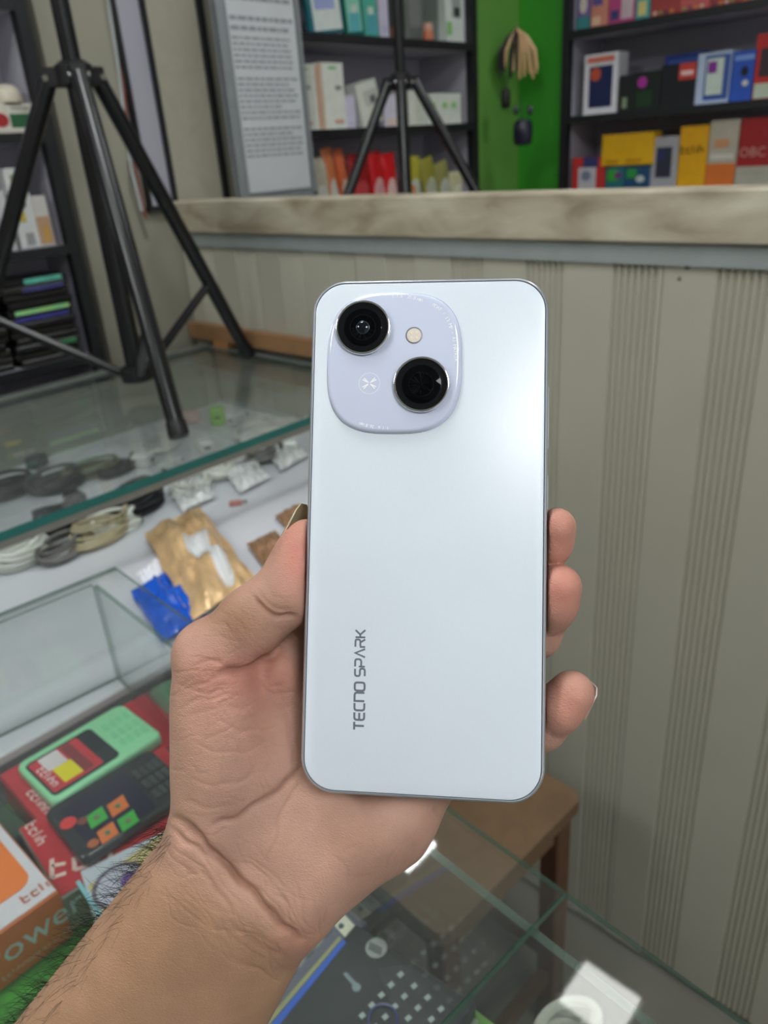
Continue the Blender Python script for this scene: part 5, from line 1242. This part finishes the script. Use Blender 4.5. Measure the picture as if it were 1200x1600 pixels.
# orange box
ob4 = [(-130, 1345), (0, 1263), (79, 1402), (-62, 1500)]
t, _c, _u, _v, _l, _w = lying_box(ob4, ZB, ZF + 0.0005, 'charger_box', 'orange and white charger box at the lower left corner of the view', (212, 208, 214), (206, 104, 46))
mb = MB(); o_ = rrect(_l * 0.86, _w * 0.78, 0.012)
mb.prism([_c + _u * (a - 0.004) + _v * (b + 0.010) + np.array([0, 0, 0.0008]) for a, b in o_], (0, 0, 0.0006)).build('panel_print', c((232, 124, 52), 0.35), t)
m_ = MB(); put_text(m_, 'Power', 0.030, _c - _v * (_w / 2 + 0.0006) + _u * (_l * 0.12) + np.array([0, 0, -(ZB - ZF) * 0.42]), _u, np.array([0, 0, 1.0])); m_.build('lettering', c((186, 206, 212), 0.4), t)
m_ = MB(); put_scribble(m_, 16, 0.0065, _c - _v * (_w / 2 + 0.0006) + _u * (_l * 0.16) + np.array([0, 0, -(ZB - ZF) * 0.80]), _u, np.array([0, 0, 1.0])); m_.build('lettering', c((206, 170, 140), 0.4), t)
m_ = MB(); put_scribble(m_, 3, 0.012, _c + _u * _l * 0.33 - _v * _w * 0.40 + np.array([0, 0, 0.0016]), _u, _v); m_.build('lettering', c((196, 120, 100), 0.4), t)
# dark green box edge behind the orange box
lying_box([(-30, 1262), (2, 1240), (42, 1296), (8, 1318)], ZB - 0.02, ZF + 0.0005, 'charger_box', 'small dark green box between the orange box and the red boxes', (44, 70, 46), (36, 50, 40))
# --- near case, right: dark phone boxes under the wrist
z2 = ZF + 0.034
t, _c, _u, _v, _l, _w = lying_box([(405, 1622), (562, 1436), (738, 1574), (606, 1790)], z2, ZF + 0.0005, 'phone_box', 'black phone box with a keypad picture, under the heel of the hand', (40, 44, 46), (58, 58, 74))
zz = z2 + 0.0009
decal([(409, 1618), (535, 1468), (541, 1473), (420, 1622)], zz, c((54, 96, 190), 0.3), t, 'edge_print')
decal([(402, 1612), (530, 1463), (534, 1467), (408, 1617)], zz, c((150, 150, 110), 0.3), t, 'edge_print')
disc(588, 1481, 15, zz, c((150, 154, 152), 0.4), t, 'emblem'); 
for k in range(5): decal([(578 + 4 * k, 1472 + 2 * k), (581 + 4 * k, 1472 + 2 * k), (579 + 4 * k, 1484 + 2 * k), (576 + 4 * k, 1484 + 2 * k)], zz + 0.0008, c((96, 100, 100), 0.4), t, 'emblem_line')
decal([(536, 1522), (541, 1519), (558, 1537), (552, 1541)], zz, c((120, 134, 140), 0.4), t, 'icon'); disc(557, 1543, 6, zz, c((126, 140, 146), 0.4), t, 'icon')
decal([(592, 1512), (640, 1508), (735, 1580), (640, 1665)], zz - 0.0002, c((56, 58, 62), 0.3), t, 'keypad_print')
for i in range(4):
    for j in range(5):
        px, py = 626 + 21 * i - 15 * j, 1523 + 18 * i + 16 * j
        decal([(px - 6, py), (px + 1, py - 6), (px + 6, py), (px - 1, py + 6)], zz + 0.0006, c((156, 166, 164), 0.35), t, 'key_print')
mb = MB(); q = at(598, 1592, 2, zz + 0.001); mb.tube([q + 0.0095 * np.array([math.cos(k * math.pi / 12), math.sin(k * math.pi / 12), 0]) for k in range(24)], 0.0009, 6, closed=True); mb.build('ring_print', c((74, 72, 120), 0.35), t, True)
t, _c, _u, _v, _l, _w = lying_box([(384, 1566), (536, 1408), (573, 1446), (432, 1604)], z2 - 0.004, ZF + 0.0005, 'phone_box', 'silvery phone box between the wrist and the black keypad box', (96, 98, 112), (70, 72, 90))
zz = z2 - 0.0031
decal([(517, 1440), (533, 1424), (556, 1448), (541, 1467)], zz, c((212, 210, 190), 0.35), t, 'camera_print'); disc(533, 1447, 4, zz + 0.0005, c((70, 84, 92), 0.3), t, 'camera_dot')
for k in range(7):
    x, y = 508 - 14 * k, 1458 + 16 * k
    decal([(x - 14, y - 10), (x - 4, y - 20), (x + 12, y - 4), (x + 2, y + 8)], zz, mat('silver_print_%d' % (k % 2), (176, 176, 172) if k % 2 else (132, 132, 130), 0.2, 0.5), t, 'silver_print')
t, *_ = lying_box([(690, 1612), (724, 1562), (790, 1610), (752, 1668)], ZF + 0.020, ZF + 0.0005, 'memory_card_box', 'small bright green box beside the glass seam', (126, 176, 84), (90, 130, 60))
decal([(718, 1592), (726, 1580), (748, 1596), (740, 1608)], ZF + 0.0211, c((206, 214, 190), 0.4), t, 'print')
# --- cables
def coil(px, py, rx, ry, turns, r, m, label, seed, z=ZB, yaw=0.0, group='coiled cables in the showcase', tail=True):
    rg = random.Random(seed); ctr = at(px, py, 2, z + r)
    pts = []; n = 26
    for k in range(turns * n):
        a = 2 * math.pi * k / n; s_ = 0.95 + 0.16 * math.sin(seed + k * 0.11) + 0.08 * math.sin(k * 0.37)
        x, y = rx * s_ * math.cos(a), ry * s_ * math.sin(a)
        zz_ = 2 * r * 0.9 * (k / n) * 0.8 * (0.6 + 0.4 * math.sin(a * 0.5 + seed)) + 0.002 * math.sin(k * 0.2)
        pts.append(ctr + np.array([x * math.cos(yaw) - y * math.sin(yaw), x * math.sin(yaw) + y * math.cos(yaw), max(0, zz_)]))
    t = thing('coiled_cable', (ctr[0], ctr[1], z), label, 'cable', group)
    MB().tube(pts, r, 7).build('cord', m, t, True)
    e = pts[-1]; d = nrm(pts[-1] - pts[-3]); d[2] = 0
    MB().box(e + d * 0.010, (0.018, 0.008, 0.0055), np.array([d, [-d[1], d[0], 0], [0, 0, 1]]), bev=0.0015).build('plug', m, t)
    a = ctr + np.array([rx * 0.72 * math.cos(yaw), rx * 0.72 * math.sin(yaw), 0.004])
    tie = MB().tube([ctr + np.array([(rx + sg * 0.008) * math.cos(yaw), (rx + sg * 0.008) * math.sin(yaw), h]) for sg, h in ((-1, 0), (-1.2, 0.012), (1.2, 0.012), (1, 0))], 0.0012, 6).build('tie', c((60, 60, 60), 0.5), t, True)
    return t
wh_c = mat('cable_white', (222, 224, 216), 0.45, var=0.03); be_c = mat('cable_beige', (176, 166, 134), 0.5, var=0.08); bk_c = mat('cable_black', (26, 26, 30), 0.35, var=0.05); gr_c = mat('cable_grey', (110, 108, 106), 0.5, var=0.08)
coil(36, 872, 0.045, 0.028, 9, 0.0030, wh_c, 'white coiled cable at the front left of the big showcase', 1, yaw=0.5)
coil(96, 868, 0.034, 0.022, 7, 0.0028, gr_c, 'grey beige coiled cable right of the white coil', 2, yaw=0.3)
coil(158, 842, 0.046, 0.027, 10, 0.0026, be_c, 'beige coiled cable in the middle of the row behind the front glass', 3, yaw=0.2)
coil(184, 826, 0.03, 0.02, 7, 0.0030, wh_c, 'off white coiled cable touching the beige coil', 4, yaw=-0.3)
coil(213, 796, 0.045, 0.026, 10, 0.0034, bk_c, 'black coiled cable under the front glass edge', 5, yaw=0.2)
coil(92, 826, 0.045, 0.025, 9, 0.0036, bk_c, 'black coiled cable behind the beige coil', 6, yaw=0.4)
coil(300, 765, 0.034, 0.024, 7, 0.0028, wh_c, 'white coiled cable right of the black coil', 7, yaw=0.1)
coil(345, 740, 0.036, 0.024, 8, 0.0026, wh_c, 'thin white coiled cable near the phone, front row', 8, yaw=0.6)
coil(415, 715, 0.036, 0.026, 7, 0.0026, gr_c, 'grey coiled cable close to the phone edge', 9, yaw=0.2)
coil(20, 768, 0.05, 0.03, 6, 0.0036, bk_c, 'black coiled cable seen through the glass top at the left', 10, yaw=0.3)
coil(90, 760, 0.045, 0.03, 6, 0.0034, mat('cable_char', (58, 56, 60), 0.4), 'charcoal coiled cable seen through the glass top', 11, yaw=0.1)
coil(140, 738, 0.05, 0.03, 6, 0.0028, mat('cable_olive', (120, 118, 90), 0.5), 'olive coiled cable seen through the glass top', 12, yaw=-0.2)
coil(185, 735, 0.04, 0.02, 4, 0.0034, bk_c, 'black coiled cable beneath the foot of the front tripod leg', 13, yaw=0.3)
coil(250, 700, 0.04, 0.03, 5, 0.0024, wh_c, 'white coiled cable seen through the glass by the tripod foot', 14, yaw=0.3)
coil(395, 675, 0.05, 0.03, 5, 0.0024, wh_c, 'white coiled cable far back under the glass near the phone', 15, yaw=0.3)
coil(440, 668, 0.045, 0.03, 4, 0.0026, wh_c, 'white coiled cable farthest right under the glass', 16, yaw=-0.3)
def adapter(px, py, yaw, m, label, sz=(0.038, 0.028, 0.024), z=ZB):
    p = at(px, py, 2, z); d = np.array([math.cos(yaw), math.sin(yaw), 0]); s_ = np.array([-d[1], d[0], 0]); ax_ = np.array([d, s_, [0, 0, 1.0]])
    t = thing('charger_plug', p, label, 'charger', 'charger plugs in the showcase')
    q = p + np.array([0, 0, sz[2] / 2 + 0.0005])
    MB().box(q, sz, ax_, bev=0.004).build('body', m, t)
    for sg in (-1, 1): MB().tube([q + d * sz[0] / 2 + s_ * sg * 0.006, q + d * (sz[0] / 2 + 0.014) + s_ * sg * 0.006], 0.0022, 8).build('pin', chrome, t, True)
    MB().box(q - d * (sz[0] / 2), (0.002, 0.012, 0.005), ax_).build('socket', c((60, 60, 64), 0.5), t)
wpl = mat('white_plastic', (220, 222, 220), 0.35, var=0.02)
adapter(268, 738, 0.4, wpl, 'white charger plug beside the tripod foot'); adapter(322, 705, 1.2, wpl, 'white charger plug left of the green plug')
adapter(367, 722, -0.4, wpl, 'white charger plug in the front row near the phone'); adapter(455, 705, 0.9, wpl, 'white charger plug right against the phone edge')
adapter(225, 728, 2.2, wpl, 'white charger plug left of the tripod foot'); adapter(370, 662, 0.2, wpl, 'white charger plug behind the green plug')
adapter(342, 662, 0.9, mat('lime_plastic', (130, 206, 60), 0.35), 'lime green charger plug under the glass', (0.034, 0.03, 0.036))
adapter(60, 730, 0.5, mat('dark_plastic', (44, 44, 50), 0.3), 'black charger plug under the glass at the left'); adapter(120, 790, 1.5, mat('dark_plastic', (44, 44, 50), 0.3), 'black charger plug in the black cables, front row')
adapter(300, 660, 2.6, mat('pink_plastic', (206, 170, 170), 0.4), 'pale pink charger plug under the glass'); adapter(395, 700, 2.0, wpl, 'white charger plug among the white cables, front right')
t = thing('usb_stick', at(368, 786, 2, ZB), 'small brownish red stick lying on the white board', 'stick')
q = at(368, 786, 2, ZB + 0.004); d = nrm(np.array([0.8, -0.6, 0])); ax_ = np.array([d, [-d[1], d[0], 0], [0, 0, 1]])
MB().box(q, (0.020, 0.010, 0.007), ax_, bev=0.0015).build('body', c((170, 104, 96), 0.4), t); MB().box(q + d * 0.014, (0.010, 0.007, 0.004), ax_).build('connector', chrome, t)
# white knitted cable in the right end of the near case
coil(882, 1630, 0.019, 0.013, 5, 0.0040, mat('cable_knit', (214, 212, 200), 0.7, var=0.15, vscale=900, bump=0.8, bscale=1400), 'thick white knitted cable coil at the bottom of the near counter', 21, z=ZF + 0.0005, yaw=-0.6, group='coiled cable in the near counter')
# --- packets on the white board
def packet(px4, thick, m, name, label, seed, crumple, parts=None, z=ZB):
    P = [at(a, b, 2, z) for a, b in px4]; U_ = (P[1] - P[0] + P[2] - P[3]) / 2; V_ = (P[0] - P[3] + P[1] - P[2]) / 2
    return pouch(name, label, 'packet', sum(P) / 4 + np.array([0, 0, 0.0004]), U_, V_, (0, 0, 1), np.linalg.norm(U_), np.linalg.norm(V_), thick, m, seed, None, crumple, 26, parts)
foil = mat('gold_foil', (222, 186, 138), 0.30, 0.35, var=0.12, vscale=50, bump=0.6, bscale=160)
clear = mat('clear_film', (214, 216, 216), 0.12, 0.0, var=0.06, vscale=60)
packet([(228, 846), (316, 806), (400, 918), (306, 990)], 0.030, foil, 'foil_packet', 'crumpled gold foil packet with a pale window, left of the thumb', 3.3, 0.014, [(-0.25, -0.30, 0.45, 0.35, clear, 'window'), (0.15, -0.92, 0.55, -0.2, clear, 'window_tail')])
packet([(205, 934), (268, 896), (322, 970), (256, 1012)], 0.016, mat('blue_film', (22, 84, 190), 0.22, var=0.2, vscale=60), 'blue_packet', 'shiny blue packet in front of the gold foil packet', 5.1, 0.008)
packet([(214, 902), (256, 876), (272, 896), (226, 922)], 0.012, mat('white_film', (228, 230, 236), 0.2, var=0.05), 'white_packet', 'small white packet touching the blue one', 6.2, 0.006)
brn = mat('brown_foil', (158, 122, 92), 0.35, 0.3, var=0.15, vscale=60, bump=0.4, bscale=160)
packet([(386, 858), (432, 838), (486, 902), (440, 930)], 0.018, brn, 'foil_packet', 'brown foil packet half hidden behind the thumb', 7.4, 0.007)
packet([(430, 812), (470, 792), (500, 822), (460, 842)], 0.012, brn, 'foil_packet', 'small brown foil packet above the thumb tip', 8.6, 0.005)

# crumpled clear bags lying among the white cables
for (px4, lb, sd) in (([(262, 772), (312, 750), (338, 782), (286, 806)], 'crumpled clear plastic bag right of the black coil', 9.1), ([(352, 748), (398, 724), (424, 752), (376, 776)], 'crumpled clear plastic bag above the brown foil packet', 10.3),
                      ([(418, 716), (462, 694), (482, 716), (440, 742)], 'crumpled clear plastic bag touching the phone edge', 11.7)):
    packet(px4, 0.016, clear, 'plastic_bag', lb, sd, 0.012)
